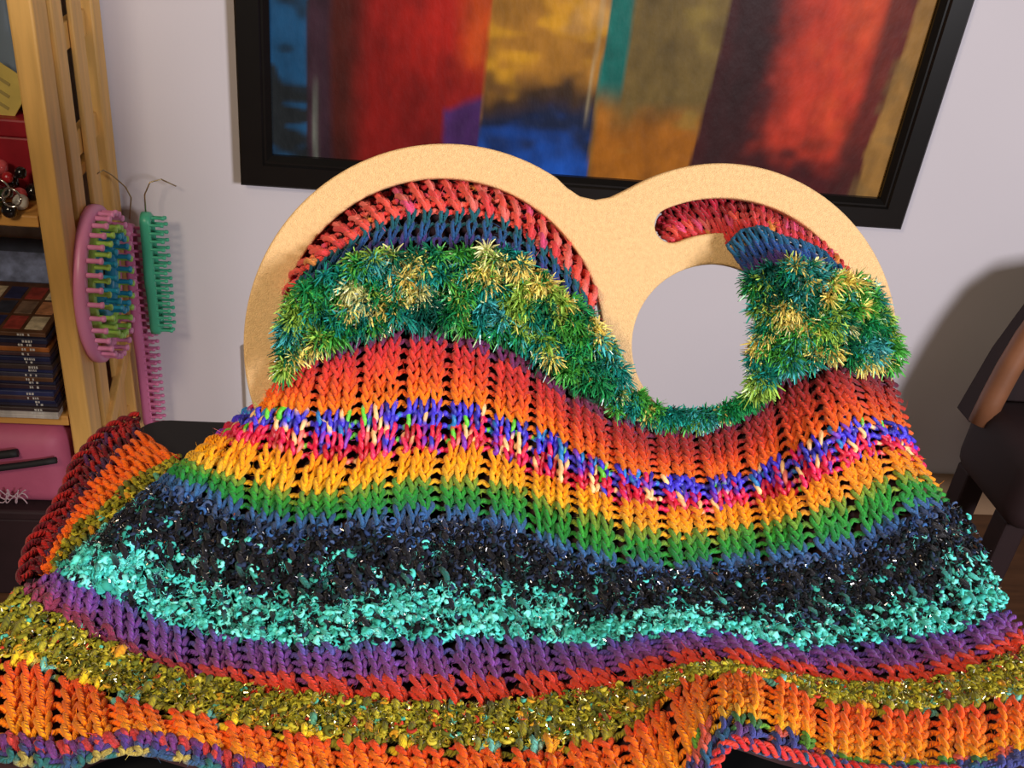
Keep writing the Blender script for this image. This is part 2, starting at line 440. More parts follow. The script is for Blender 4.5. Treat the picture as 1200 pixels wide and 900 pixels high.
def shelf_things():
    zb = 0.624
    # brown trinket box and white card beside the pile
    r0 = empty('cardboard_box', (-.72, 1.40, .321)); tag(r0, 'brown cardboard box left of the pile of cases', 'box')
    mb = mat('brown_card', (96, 66, 44), .7, noise=.2)
    box('body', (-.80, 1.33, .321), (-.63, 1.47, .47), mb, r0, .003); box('flap', (-.802, 1.327, .465), (-.628, 1.40, .472), mb, r0, .001); adopt(r0)
    r0 = empty('paper_pad', (-.655, 1.25, .321)); tag(r0, 'white paper pad at the left end of the pile of cases', 'paper')
    box('sheets', (-.70, 1.225, .321), (-.617, 1.30, .352), mat('paper_white', (196, 196, 196), .8), r0, .002); box('backing', (-.70, 1.225, .352), (-.617, 1.30, .354), mb, r0, .0005); adopt(r0)
    # clear slate tub
    r0 = empty('storage_tub', (-.60, 1.36, zb)); tag(r0, 'slate blue plastic tub at the back of the upper shelf', 'tub')
    mt = mat('slate_plastic', (124, 142, 164), .35, noise=.25, nscale=8)
    b = bmesh.new(); box_bm(b, (-.74, 1.375, zb), (-.466, 1.47, .96), .008, 2); bm_obj('body', b, mt, r0)
    b = bmesh.new(); box_bm(b, (-.745, 1.37, .958), (-.462, 1.475, .972), .004, 2); bm_obj('lid', b, mt, r0)
    for k in range(4):
        box('rib', (-.70 + k * .065, 1.371, zb + .03), (-.692 + k * .065, 1.377, .94), mt, r0, .002)
    adopt(r0)
    # red box with a yellow card leaning on top
    r0 = empty('gift_box', (-.55, 1.30, zb)); tag(r0, 'dark red lidded box behind the beads on the upper shelf', 'box')
    mr = mat('red_card', (150, 24, 40), .45, noise=.15)
    box('body', (-.62, 1.305, zb), (-.475, 1.37, .70), mr, r0, .003); box('lid', (-.623, 1.302, .70), (-.472, 1.372, .724), mr, r0, .003); adopt(r0)
    r0 = empty('price_card', (-.53, 1.33, .724)); tag(r0, 'yellow card tilted on top of the dark red box', 'card')
    R_ = Matrix.Translation((-.530, 1.318, .727)) @ Matrix.Rotation(math.radians(-6), 4, 'X') @ Matrix.Rotation(math.radians(32), 4, 'Y')
    b = bmesh.new(); box_bm(b, (-.03, -.001, .004), (.032, .001, .066), .0006, 1, R_); bm_obj('card', b, mat('yellow_card', (206, 184, 96), .6, noise=.1), r0)
    for k in range(3):
        b = bmesh.new(); box_bm(b, (-.022, -.0018, .018 + .014 * k), (.022 - .006 * k, -.0004, .022 + .014 * k), 0, 1, R_); bm_obj('printed_line', b, mat('ink', (164, 146, 84), .6), r0)
    adopt(r0)
    r0 = empty('dark_pouch', (-.49, 1.345, .724)); tag(r0, 'dark grey pouch lying on the red box behind the yellow card', 'pouch')
    b = bmesh.new(); box_bm(b, (-.512, 1.340, .7245), (-.460, 1.372, .752), .010, 3); bm_obj('body', b, mat('pouch_cloth', (62, 60, 74), .8), r0, True)
    box('flap', (-.506, 1.3385, .735), (-.466, 1.342, .751), mat('pouch_flap', (48, 46, 58), .8), r0, .002); adopt(r0)
    # beads: each its own thing
    cols = [((170, 28, 36), 'dark red'), ((92, 190, 48), 'lime green'), ((196, 64, 40), 'orange red'), ((20, 18, 20), 'black'), ((210, 206, 196), 'silver white'), ((120, 40, 60), 'plum'), ((38, 60, 36), 'dark green'), ((206, 84, 90), 'pink')]
    mats = [mat('bead_%d' % i, c[0], .15, coat=.5) for i, c in enumerate(cols)]
    spots = []
    for k in range(260):
        p = (random.uniform(-.585, -.468), random.uniform(1.215, 1.292), 0)
        spots.append(p)
    placed = []
    for k in range(46):
        lay = 0 if k < 22 else 1 if k < 36 else 2
        for _ in range(60):
            r = random.uniform(.0065, .011)
            x = random.uniform(-.59, -.475); y = random.uniform(1.218, 1.29); z = zb + r + lay * .017
            if all((x - a) ** 2 + (y - b_) ** 2 + (z - c) ** 2 > (.92 * (r + s_)) ** 2 for a, b_, c, s_ in placed): break
        placed.append((x, y, z, r))
        ci = random.choice([0, 0, 0, 2, 2, 3, 3, 3, 4, 5, 6, 7]) if k != 40 else 1
        if k == 40: x, y, r = -.51, 1.222, .010; placed[-1] = (x, y, z, r)
        b = bmesh.new(); bmesh.ops.create_uvsphere(b, u_segments=14, v_segments=10, radius=r, matrix=Matrix.Translation((x, y, z)))
        for v in b.verts:                                           # drilled ends
            dz = (v.co.x - x) / r
            if abs(dz) > .9: v.co.x = x + math.copysign(.86 * r, dz)
        o = bm_obj('bead', b, mats[ci], None, True)
        tag(o, '%s glass bead in the heap on the upper shelf' % cols[ci][1] if ci != 1 else 'single lime green bead at the front of the heap on the upper shelf', 'bead', 'beads heaped on the upper shelf, %s' % cols[ci][1])
    for k, (x, y, z) in enumerate(((-.487, 1.214, .665), (-.474, 1.212, .655), (-.54, 1.212, .634))):
        P = [(x + .011 * math.cos(a), y - .001 * math.sin(2 * a), z + .012 * math.sin(a)) for a in np.linspace(0, 2 * math.pi, 25)]
        o = tube('metal_ring', P, .0013, mat('silver', (220, 220, 215), .2, metal=1), None, 6, (0, 1, 0.01))
        tag(o, 'silver wire ring leaning on the beads, %s' % ['left of the pair by the post', 'right of the pair by the post', 'low one away from the post'][k], 'ring', 'silver rings')
    # low: pink tote with black straps on a dark chest
    r0 = empty('dark_chest', (-.62, 1.34, 0)); tag(r0, 'dark maroon chest under the pink bag at the bottom of the shelf', 'chest')
    box('body', (-.80, 1.21, 0), (-.462, 1.46, .150), m_dark_box, r0, .004); box('lid', (-.805, 1.205, .151), (-.459, 1.465, .168), m_dark_box, r0, .004); adopt(r0)
    r0 = empty('pink_bag', (-.60, 1.32, .168)); tag(r0, 'dusty pink zip bag with black straps below the pile of cases', 'bag')
    mpk = mat('pink_cloth', (176, 84, 112), .6, noise=.12, nscale=12, bump=.2, bscale=90); mk = mat('black_web', (18, 15, 18), .7)
    b = bmesh.new(); box_bm(b, (-.80, 1.215, .169), (-.462, 1.44, .300), .028, 4)
    for v in b.verts: v.co.y -= .010 * math.sin((v.co.x + .8) / .34 * math.pi) * math.sin((v.co.z - .169) / .131 * math.pi)
    bd = bm_obj('body', b, mpk, r0, True)
    P = [(-.80 + .33 * q, 1.2075 - .010 * math.sin(q * math.pi), .232 + .030 * q ** 2) for q in np.linspace(0, 1, 24)]
    tube('strap', P, .0052, mk, r0, 8)
    P = [(-.72 + .20 * q, 1.205 - .006 * math.sin(q * math.pi), .276 + .006 * math.sin(q * 6)) for q in np.linspace(0, 1, 24)]
    tube('zip_cord', P, .0035 + .003 * (np.linspace(0, 1, 24) > .75), mk, r0, 8)
    # white script flourish stitched on the front
    for k in range(3):
        P = [(-.575 + .055 * q + .004 * math.sin(q * 26 + k), 1.202 - .0005 * k, .205 - .006 * k + .006 * math.sin(q * 33 + 2 * k)) for q in np.linspace(0, 1, 70)]
        tube('stitched_script', P, .0009, mat('thread', (176, 150, 158), .6), bd, 5, (0, 1, .05))
    adopt(r0)
shelf_things()

# ------------------------------------------------------------------ knitting looms on hooks
def loom(name, label, cen, ring_fn, n, color, peg=0.026, tube_r=0.006, group=None, pegr=.0026):
    """ring in a plane facing +x with pegs standing out of it"""
    root = empty(name, cen); tag(root, label, 'knitting loom', group)
    m = mat(name + '_plastic', color, .35)
    ts = np.linspace(0, 1, 97)
    P = np.array([ring_fn(t) for t in ts]); P = np.column_stack([np.zeros(len(P)), P]) + np.array(cen)
    # flat band rim
    b = bmesh.new(); c0 = np.array(cen); rows = []
    for p in P[:-1]:
        d = p - c0; d[0] = 0; d /= np.linalg.norm(d) + 1e-9
        rows.append([b.verts.new(p + d * tube_r * a + np.array([h, 0, 0])) for a, h in ((-.8, -.006), (1, -.006), (1.1, 0), (1, .006), (.4, .009), (-.4, .009), (-.8, .006))])
    k = len(rows[0])
    for i in range(len(rows)):
        for j in range(k):
            b.faces.new([rows[i][j], rows[(i + 1) % len(rows)][j], rows[(i + 1) % len(rows)][(j + 1) % k], rows[i][(j + 1) % k]])
    bm_obj('rim', b, m, root, True)
    # one peg mesh, shared
    prof = [(.007, pegr * 1.1), (peg - .006, pegr), (peg - .004, pegr * 1.45), (peg - .001, pegr * 1.35), (peg, pegr * .7)]
    b = bmesh.new(); rr = []
    for x, r in prof: rr.append([b.verts.new((x, r * math.cos(a), r * math.sin(a))) for a in np.linspace(0, 2 * math.pi, 8, endpoint=False)])
    for i in range(len(rr) - 1):
        for j in range(8): b.faces.new([rr[i][j], rr[i][(j + 1) % 8], rr[i + 1][(j + 1) % 8], rr[i + 1][j]])
    b.faces.new(rr[-1])
    first = bm_obj('peg', b, m, root, True)
    for i in range(n):
        y, z = ring_fn((i + .5) / n)
        o = first if i == 0 else first.copy()
        if i: COL.objects.link(o); o.parent = root
        o.location = (0, y, z)
    for c in root.children:
        if not c.name.startswith('peg'): c.matrix_parent_inverse = Matrix.Translation(cen).inverted()
    return root
def circ(ry, rz): return lambda t: (ry * math.cos(2 * math.pi * t), rz * math.sin(2 * math.pi * t))
def stadium(hw, hl, lean):
    per = 4 * hl + 2 * math.pi * hw
    def fn(t):
        s = t * per
        if s < 2 * hl: y, z = hw, -hl + s
        elif s < 2 * hl + math.pi * hw: a = (s - 2 * hl) / hw; y, z = hw * math.cos(a), hl + hw * math.sin(a)
        elif s < 4 * hl + math.pi * hw: y, z = -hw, hl - (s - 2 * hl - math.pi * hw)
        else: a = (s - 4 * hl - math.pi * hw) / hw; y, z = -hw * math.cos(a), -hl - hw * math.sin(a)
        return (y + lean * z, z)
    return fn
LC = (-0.418, 1.322, 0.487)
loom('round_loom', 'large round pink knitting loom hanging on the shelf side', LC, circ(.082, .105), 32, (224, 140, 184), .030, .010, 'round looms nested on the shelf side', .0034)
loom('round_loom', 'medium round lime green knitting loom inside the pink one', (LC[0] + .003, LC[1] + .004, LC[2] + .004), circ(.060, .080), 26, (164, 206, 92), .030, .009, 'round looms nested on the shelf side', .0034)
loom('round_loom', 'small round blue knitting loom in the middle of the nested looms', (LC[0] + .006, LC[1] + .008, LC[2] + .016), circ(.036, .056), 18, (40, 150, 190), .030, .012, 'round looms nested on the shelf side', .0034)
loom('long_loom', 'long pink knitting loom hanging behind the green one by the wall', (-0.405, 1.452, 0.345), stadium(.013, .165, -.02), 56, (206, 116, 160), .026, .006, 'long looms on hooks', .0022)
loom('long_loom', 'short sea green knitting loom hanging by the wall', (-0.375, 1.44, 0.45), stadium(.014, .082, -.02), 32, (72, 176, 140), .028, .007, 'long looms on hooks', .0022)
def hook(name, label, P):
    o = tube(name, P, .0011, m_metal, None, 6, (0.3, .9, .1)); tag(o, label, 'hook', 'wire hooks holding the looms')
hook('wire_hook', 'thin wire hook above the green loom', [(-.375, 1.44, .545), (-.374, 1.44, .58), (-.366, 1.445, .598), (-.352, 1.455, .60), (-.335, 1.47, .585)])
hook('wire_hook', 'thin wire hook above the pink looms on the pine post', [(-.427, 1.40, .622), (-.420, 1.41, .625), (-.412, 1.425, .612), (-.400, 1.44, .59), (-.395, 1.445, .572), (-.398, 1.45, .56), (-.402, 1.452, .535)])

# ------------------------------------------------------------------ chair at the right
def chair():
    root = empty('armchair', (1.3, 1.34, 0)); tag(root, 'low brown wooden armchair with dark maroon cushion in the shade at the right edge', 'chair')
    mw = mat('chair_wood', (128, 84, 58), .4, noise=.2, nscale=12); mc = mat('maroon_cushion', (34, 13, 15), .7, noise=.2, nscale=15)
    b = bmesh.new(); box_bm(b, (1.00, 1.20, .20), (1.62, 1.40, .335), .035, 4)
    for v in b.verts: v.co.z -= .05 * min(1, max(0, (v.co.x - 1.0) / .2)) if v.co.z < .27 else 0
    bm_obj('seat_cushion', b, mc, root, True)
    for x, y in ((1.03, 1.24), (1.55, 1.24), (1.03, 1.37), (1.55, 1.37)):
        box('leg', (x, y, 0), (x + .04, y + .04, .19), mc, root, .004)
    P_ = [(1.005, 1.36, .30), (1.012, 1.365, .345), (1.022, 1.37, .40), (1.036, 1.375, .455), (1.055, 1.38, .505), (1.085, 1.385, .535), (1.13, 1.39, .545), (1.25, 1.39, .55), (1.45, 1.39, .55), (1.6, 1.39, .54)]
    tube('back_rail', P_, .020, mw, root, 10, (0, 1, .1))
    b = bmesh.new(); rows = []
    for y in (1.395, 1.44):
        rows.append([b.verts.new((x, y, z)) for x, z in ((1.01, .28), (1.03, .40), (1.06, .50), (1.10, .535), (1.6, .54), (1.6, .28))])
    b.faces.new(rows[0]); b.faces.new(rows[1][::-1])
    for k in range(6): b.faces.new([rows[0][k], rows[1][k], rows[1][(k + 1) % 6], rows[0][(k + 1) % 6]])
    bm_obj('back_cushion', b, mc, root)
    for o in root.children:                                         # stand the chair a hand's width off the wall
        for v in o.data.vertices:
            v.co.x -= .040; v.co.y -= .055; v.co.z += .030 if v.co.z > .03 else 0
    adopt(root)
chair()

# ================================================================== THE KNITTED BAG
bag = empty('knitted_bag', (0.10, 0.40, TAB_Z))
tag(bag, 'rainbow striped hand knitted bag with cream double ring handle on the black table', 'bag')

# ---------- handle plate
def plate_uv(px, py):
    P = on_plate(np.asarray(px, float), np.asarray(py, float)); d = P - P0
    ex = np.array([1., 0, 0]); ey = np.cross(PN, ex)
    return np.stack([d @ ex, d @ ey], -1)
def arc(c, r, a0, a1, n):
    a = np.radians(np.linspace(a0, a1, n)); return np.stack([c[0] + r * np.cos(a), c[1] - r * np.sin(a)], -1)
def handle():
    C1 = (521, 404); R1 = 236; C2 = (845, 398); R2 = 207
    left = arc(C1, R1, 56, 318, 90)
    right = arc(C2, R2, -112, 118, 80)
    neck_b = np.array([(720, 556), (745, 566)])
    neck_t = np.array([(735, 222), (716, 231), (698, 234), (680, 230), (665, 220)])
    out = np.vstack([left, neck_b, right, neck_t])
    hole1 = arc((517, 399), 190, 0, 360, 96)[:-1]
    hole2 = arc((836, 405), 95, 0, 360, 64)[:-1]
    a0, a1 = 113, -28
    so = arc(C2, 166, a0, a1, 50); si = arc(C2, 125, a1, a0, 50)
    def cap(ang, sgn):
        c = (C2[0] + 145.5 * math.cos(math.radians(ang)), C2[1] - 145.5 * math.sin(math.radians(ang)))
        return arc(c, 20.5, (ang + 180) if sgn > 0 else ang, (ang + 360) if sgn > 0 else ang - 180, 12)[1:-1]
    # lower right cap then upper left cap
    slot = np.vstack([so, cap(a1, -1), si, cap(a0 , 1)[::1] if False else arc((C2[0] + 145.5 * math.cos(math.radians(a0)), C2[1] - 145.5 * math.sin(math.radians(a0))), 20.5, a0 + 180, a0, 12)[1:-1]])
    cu = bpy.data.curves.new('handle_plate', 'CURVE'); cu.dimensions = '2D'; cu.fill_mode = 'BOTH'
    for poly in (out, hole1, hole2, slot):
        q = plate_uv(poly[:, 0], poly[:, 1])
        sp = cu.splines.new('POLY'); sp.points.add(len(q) - 1); sp.use_cyclic_u = True
        for p, v in zip(sp.points, q): p.co = (v[0], v[1], 0, 1)
    cu.extrude = 0.0034; cu.bevel_depth = 0.0014; cu.bevel_resolution = 3; cu.offset = -0.0014
    co = bpy.data.objects.new('tmp', cu); COL.objects.link(co)
    dg = bpy.context.evaluated_depsgraph_get(); me = bpy.data.meshes.new_from_object(co.evaluated_get(dg))
    bpy.data.objects.remove(co)
    me.materials.clear(); me.materials.append(m_plate); me.name = 'handle_plate'
    o = bpy.data.objects.new('handle_plate', me); COL.objects.link(o)
    ex = Vector((1, 0, 0)); ez = Vector(PN); ey = ez.cross(ex)
    mw = Matrix((( ex.x, ey.x, ez.x, 0), (ex.y, ey.y, ez.y, 0), (ex.z, ey.z, ez.z, 0), (0, 0, 0, 1)))
    o.parent = bag
    o.matrix_local = Matrix.Translation(Vector(P0 - PN * 0.0048) - bag.location) @ mw
    o['label'] = 'cream plastic double ring handle'
    return o
handle()
INV = Matrix.Translation(bag.location).inverted()

# ---------- traced courses of the fabric (where each colour band starts)
B3 = [(338,440),(352,420),(375,412),(400,408),(430,395),(460,385),(500,387),(540,395),(580,405),(620,425),(650,450),(690,472),(720,488),(760,500),(800,505),(850,494),(888,476),(905,455),(930,432),(960,418),(1000,428),(1030,437),(1052,441)]
B4 = [(296,484),(320,478),(345,480),(375,484),(410,480),(445,475),(482,468),(520,470),(562,476),(600,494),(650,507),(675,528),(700,538),(737,552),(775,557),(825,561),(857,557),(890,547),(933,523),(973,503),(1013,487),(1047,498),(1072,506)]
B5 = [(255,514),(290,517),(330,527),(370,535),(420,540),(470,528),(507,527),(562,522),(582,530),(612,547),(650,562),(687,572),(725,585),(755,591),(800,597),(843,596),(890,587),(933,575),(977,553),(1013,533),(1047,527),(1088,545)]
B6 = [(218,542),(265,556),(300,566),(345,579),(395,577),(445,566),(495,562),(557,562),(585,565),(612,573),(650,588),(695,601),(725,614),(757,620),(800,626),(847,621),(897,613),(943,600),(987,585),(1027,562),(1057,553),(1102,567)]
B7 = [(200,557),(237,567),(275,584),(307,598),(345,605),(395,602),(445,597),(495,592),(557,595),(585,598),(612,610),(650,630),(687,643),(720,655),(762,658),(800,659),(847,653),(897,647),(943,640),(1000,626),(1040,605),(1075,587),(1114,583)]
B8 = [(128,622),(165,630),(205,640),(250,655),(310,668),(370,676),(440,676),(510,668),(570,668),(620,676),(680,694),(740,702),(800,706),(860,704),(920,706),(980,700),(1030,684),(1080,655),(1146,632)]
B9 = [(72,672),(97,684),(119,691),(141,704),(174,720),(205,735),(252,744),(320,752),(370,759),(420,754),(480,750),(530,747),(575,747),(620,750),(688,756),(721,754),(750,745),(800,740),(850,742),(900,755),(950,760),(1000,758),(1050,748),(1100,742),(1150,727),(1178,705)]
B10 = [(44,686),(75,708),(105,729),(130,744),(155,759),(187,774),(225,783),(270,785),(315,789),(369,795),(437,795),(500,793),(570,795),(629,790),(697,785),(737,778),(760,771),(800,763),(850,762),(880,767),(940,779),(1000,783),(1050,783),(1100,776),(1150,760),(1205,733)]
B11 = [(24,690),(60,716),(95,738),(125,752),(155,767),(190,783),(225,796),(270,801),(315,809),(367,817),(423,820),(473,824),(530,826),(575,827),(620,821),(683,812),(733,805),(760,795),(800,785),(850,780),(900,789),(940,799),(1000,804),(1047,806),(1090,800),(1133,789),(1167,772),(1225,752)]
B12 = [(-60,782),(-30,778),(0,776),(30,776),(60,790),(92,800),(125,815),(155,826),(187,836),(225,840),(270,851),(300,856),(364,866),(427,873),(484,879),(540,879),(575,880),(620,884),(647,882),(710,866),(740,853),(757,838),(768,822),(790,808),(813,793),(850,783),(885,790),(925,801),(950,820),(1000,830),(1040,832),(1077,837),(1100,832),(1140,830),(1170,823),(1235,814)]
B13 = [(-60,856),(-30,856),(0,858),(50,867),(87,869),(112,863),(150,859),(187,862),(225,870),(262,882),(300,897),(350,912),(430,926),(520,933),(600,936),(680,932),(745,922),(785,910),(806,893),(812,872),(818,852),(834,837),(850,829),(874,825),(897,836),(922,846),(943,862),(977,880),(1013,889),(1050,891),(1100,891),(1150,887),(1170,879),(1235,870)]
B14 = [(-60,886),(-30,886),(0,887),(50,897),(88,897),(115,887),(150,881),(187,884),(225,892),(262,905),(300,920),(350,936),(430,949),(520,957),(600,960),(680,956),(750,947),(800,936),(830,915),(838,895),(846,880),(860,872),(880,877),(900,883),(922,888),(945,892),(977,898),(1013,904),(1050,906),(1100,906),(1150,902),(1170,897),(1235,889)]
A0 = [tuple(p) for p in np.stack([517 + 197 * np.cos(np.radians(np.linspace(166, 18, 40))), 399 - 197 * np.sin(np.radians(np.linspace(166, 18, 40)))], -1)]
A1 = [(344,338),(350,326),(357,315),(377,303),(400,290),(420,275),(442,260),(475,249),(502,246),(530,246),(557,247),(582,251),(600,260),(630,284),(650,300),(670,318),(686,346),(696,372)]
A2 = [(338,385),(347,347),(370,326),(395,311),(432,300),(460,298),(495,292),(520,295),(545,292),(575,292),(600,300),(622,312),(645,330),(665,350),(685,370),(712,402)]
A3 = [(330,452),(345,432),(375,418),(400,412),(430,399),(460,389),(500,391),(540,399),(580,409),(620,429),(650,452),(690,470),(712,470),(732,455)]
C0 = [(768,272),(772,258),(783,242),(805,234),(833,230),(883,231),(933,253),(977,290),(1004,330)]
C1_ = [(786,285),(806,282),(826,281),(846,286),(858,283),(868,270),(893,265),(913,277),(940,282),(963,293),(983,312),(999,334)]
C2_ = [(846,300),(858,312),(872,322),(884,328),(900,318),(915,310),(933,315),(955,320),(975,328),(988,336),(1002,350)]
C3_ = [(876,474),(890,462),(905,452),(930,432),(960,420),(1000,428),(1030,437),(1050,441)]
D0 = [(66,672),(78,655),(98,640),(125,618),(150,600),(180,578),(205,562),(222,548)]
D1 = [(60,668),(72,640),(92,614),(118,600),(140,576),(160,558),(185,548),(208,538)]
D2 = [(48,672),(64,645),(76,622),(88,598),(101,575),(127,547),(142,526),(164,505)]
D3 = [(28,672),(40,634),(62,608),(80,575),(90,546),(116,514),(136,500),(160,490)]

def build_grid(bounds, nper, depth_fn, NU=420, sub=8, smooth=4, wrap=None, wpx=13.0):
    """bounds: list of pixel polylines; nper: rows per band. Returns px grid (rows, NU, 2) sampled `sub` per row and world points."""
    L = []
    for k, b in enumerate(bounds):
        q = resample(b, NU, smooth)
        if wrap is not None and wrap[k] > 0:                        # columns that run round the side are squeezed at the left end
            d = np.concatenate([[0], np.cumsum(np.linalg.norm(np.diff(q, axis=0), axis=1))])
            u = np.interp(np.linspace(0, 1, NU), [0, wrap[k], wrap[k] + .06, 1], [0, wpx, wpx + .045 * d[-1], d[-1]])
            q = np.stack([np.interp(u, d, q[:, 0]), np.interp(u, d, q[:, 1])], -1)
        L.append(q)
    rows = []
    for k in range(len(L) - 1):
        n = nper[k] * sub
        for i in range(n):
            t = i / n; rows.append(L[k] * (1 - t) + L[k + 1] * t)
    rows.append(L[-1]); G = np.array(rows)
    for _ in range(4):                                              # relax kinks between bands
        g = G.copy(); g[1:-1] = (G[:-2] + 2 * G[1:-1] + G[2:]) / 4; G = g
    D = depth_fn(G)
    P = CAM + ray(G[..., 0], G[..., 1]) * D[..., None]
    du = np.gradient(P, axis=1); dv = np.gradient(P, axis=0)
    N = np.cross(dv, du); N /= np.linalg.norm(N, axis=-1, keepdims=True) + 1e-12
    view = CAM - P; s = np.sign((N * view).sum(-1, keepdims=True)); N = N * s
    # keep normals leaning to the viewer at the rolled ends
    return G, P, N
def bil(A, r, c):
    H, W = A.shape[:2]
    r = np.clip(r, 0, H - 1.001); c = np.clip(c, 0, W - 1.001)
    i = r.astype(int); j = c.astype(int); fr = (r - i)[:, None]; fc = (c - j)[:, None]
    return (A[i, j] * (1 - fc) + A[i, j + 1] * fc) * (1 - fr) + (A[i + 1, j] * (1 - fc) + A[i + 1, j + 1] * fc) * fr

def gauss(v, m, s): return np.exp(-((v - m) / s) ** 2)
def main_depth(G):
    px, py = G[..., 0], G[..., 1]
    a = plate_depth(px, py, 0.016); b = table_depth(px, py, TAB_Z + 0.014)
    k = 0.05; h = np.clip(0.5 + 0.5 * (b - a) / k, 0, 1)
    d = b * (1 - h) + a * h - k * h * (1 - h)
    nr, nu = px.shape
    u = np.linspace(0, 1, nu)[None, :] * np.ones((nr, 1)); v = np.linspace(0, 1, nr)[:, None] * np.ones((1, nu))
    d = d - 0.020 * gauss(py, 610, 90)
    # folds running down from the two gathers
    d = d - 0.007 * np.sin(u * 19 + 1.2) * np.clip(v * 3, 0, 1) * np.clip((0.85 - v) * 4, 0, 1)
    d = d - 0.016 * gauss(px + .25 * (py - 450), 985, 45) * np.clip((0.6 - v) * 3, 0, 1)
    d = d + 0.012 * gauss(px - .2 * (py - 480), 800, 90) * np.clip((0.55 - v) * 3, 0, 1)
    d = d - 0.022 * gauss(px, 850, 70) * gauss(py, 850, 60)         # ruffle standing up at the hem
    d = d - 0.010 * gauss(px, 150, 80) * gauss(py, 860, 40)
    # sides roll away to the back
    uw = np.interp(np.linspace(0, sum(main_n), nr), np.concatenate([[0], np.cumsum(main_n)]), main_wrap)[:, None]
    d = d + 0.45 * np.clip(uw + .02 - u, 0, 1) ** 1.25 * (uw > .004)
    d = d + 0.030 * np.clip((u - 0.93) / 0.07, 0, 1) ** 2 * np.clip((0.62 - v) * 6, 0, 1)
    return d
def hole_depth(front_from=0.28, behind=-0.016, front=0.012):
    def fn(G):
        px, py = G[..., 0], G[..., 1]; nr, nu = px.shape
        v = np.linspace(0, 1, nr)[:, None] * np.ones((1, nu))
        q = np.clip(v / front_from, 0, 1); q = q * q * (3 - 2 * q)
        return plate_depth(px, py, 0.0) - 0 - (behind + (front - behind) * q) / 0.95
    return fn
def flange_depth(G):
    px, py = G[..., 0], G[..., 1]
    return table_depth(px, py, TAB_Z + 0.012) + 0.004

S_ROW = 8
def knit_row(G, P, N, row, units, color_fn, r=0.0012, h=0.86, a=0.24, zamp=1.0, seed=0, nsamp=18, name='knit_row', material=None, label=None, jit=0.12, rfun=None, sides=6, lift=0.0, hairs=3.0):
    """one course of stitches; units: string of K (stitch) and L (dropped-stitch ladder)"""
    rg = np.random.default_rng(seed + row * 17)
    n = len(units); wts = np.array([1.0 if c == 'K' else 0.74 for c in units]); edges = np.concatenate([[0], np.cumsum(wts)]); edges /= edges[-1]
    NU = P.shape[1]
    us, vs_, zs, st = [], [], [], []
    for i, c in enumerate(units):
        w = edges[i + 1] - edges[i]
        ns = nsamp if c == 'K' else 6
        t = np.arange(ns) / ns
        ja, jh = 1 + jit * rg.standard_normal(), 1 + jit * rg.standard_normal()
        if c == 'K':
            sk = 0.06 * rg.standard_normal(); zz = 1 + .35 * rg.standard_normal()
            us.append(edges[i] + w * (t + a * ja * np.sin(4 * np.pi * t) - sk * np.cos(2 * np.pi * t) + sk))
            vs_.append(row + 0.5 + h * jh * np.cos(2 * np.pi * t) + 0.09 * rg.standard_normal())
            zs.append(-zamp * np.cos(4 * np.pi * t) * zz + 0.55 * np.sin(2 * np.pi * t) * zz)
        else:
            us.append(edges[i] + w * t)
            vs_.append(row + 0.5 + h * (1 - .35 * np.sin(np.pi * t)) + 0.05 * rg.standard_normal())
            zs.append(-zamp * np.ones(ns))
        st.append(np.full(ns, i) + t)
    us = np.concatenate(us); vs_ = np.concatenate(vs_); zs = np.concatenate(zs); st = np.concatenate(st)
    # soften steps between units
    for arr in (vs_, zs):
        arr[1:-1] = (arr[:-2] + 2 * arr[1:-1] + arr[2:]) / 4
    rr = vs_ * S_ROW; cc = us * (NU - 1)
    pos = bil(P, rr, cc); nor = bil(N, rr, cc); nor /= np.linalg.norm(nor, axis=1, keepdims=True)
    rad = np.full(len(us), r) * (1 + 0.08 * np.interp(st, np.arange(0, n + 1, .5), rg.standard_normal(len(np.arange(0, n + 1, .5)))))
    if rfun is not None: rad = rad * rfun(st, rg)
    pos = pos + nor * (zs * r * 1.05 + lift)[:, None]
    V, Q, uv = tube_arrays(pos, rad, nor, sides)
    colr = color_fn(us, st, rg); colr = np.repeat(colr, sides, axis=0)
    if hairs:                                                       # loose fibres standing off the strand
        nh = int(hairs * n); k = rg.integers(0, len(pos), nh); d_ = rg.standard_normal((nh, 3)) + .6 * nor[k]; d_ /= np.linalg.norm(d_, axis=1, keepdims=True)
        w_ = np.cross(d_, rg.standard_normal((nh, 3))); w_ /= np.linalg.norm(w_, axis=1, keepdims=True); w_ *= .00011
        b_ = pos[k] + d_ * r * .8; bend = rg.standard_normal((nh, 3)) * .0008; ln = rg.uniform(.0015, .0042, (nh, 1))
        m1 = b_ + d_ * ln * .5 + bend * .4; e1 = b_ + d_ * ln + bend * 1.4
        hv = np.stack([b_ - w_, b_ + w_, m1 + w_, m1 - w_, e1 + w_ * .5, e1 - w_ * .5], 1).reshape(-1, 3)
        hb = np.arange(nh)[:, None] * 6 + len(V)
        hq = np.concatenate([hb + np.array([[0, 1, 2, 3]]), hb + np.array([[3, 2, 4, 5]])], 0)
        colr = np.vstack([colr, np.repeat(colr[k * sides] * 1.1, 6, 0)])
        V = np.vstack([V, hv]); Q = np.vstack([Q, hq]); uv = np.vstack([uv, np.zeros((len(hv), 2))])
    o = mesh_np(name, V, Q, material or m_yarn, bag, col=np.clip(colr, 0, 1), uv=uv)
    o.matrix_parent_inverse = INV
    if label: o['label'] = label
    return o

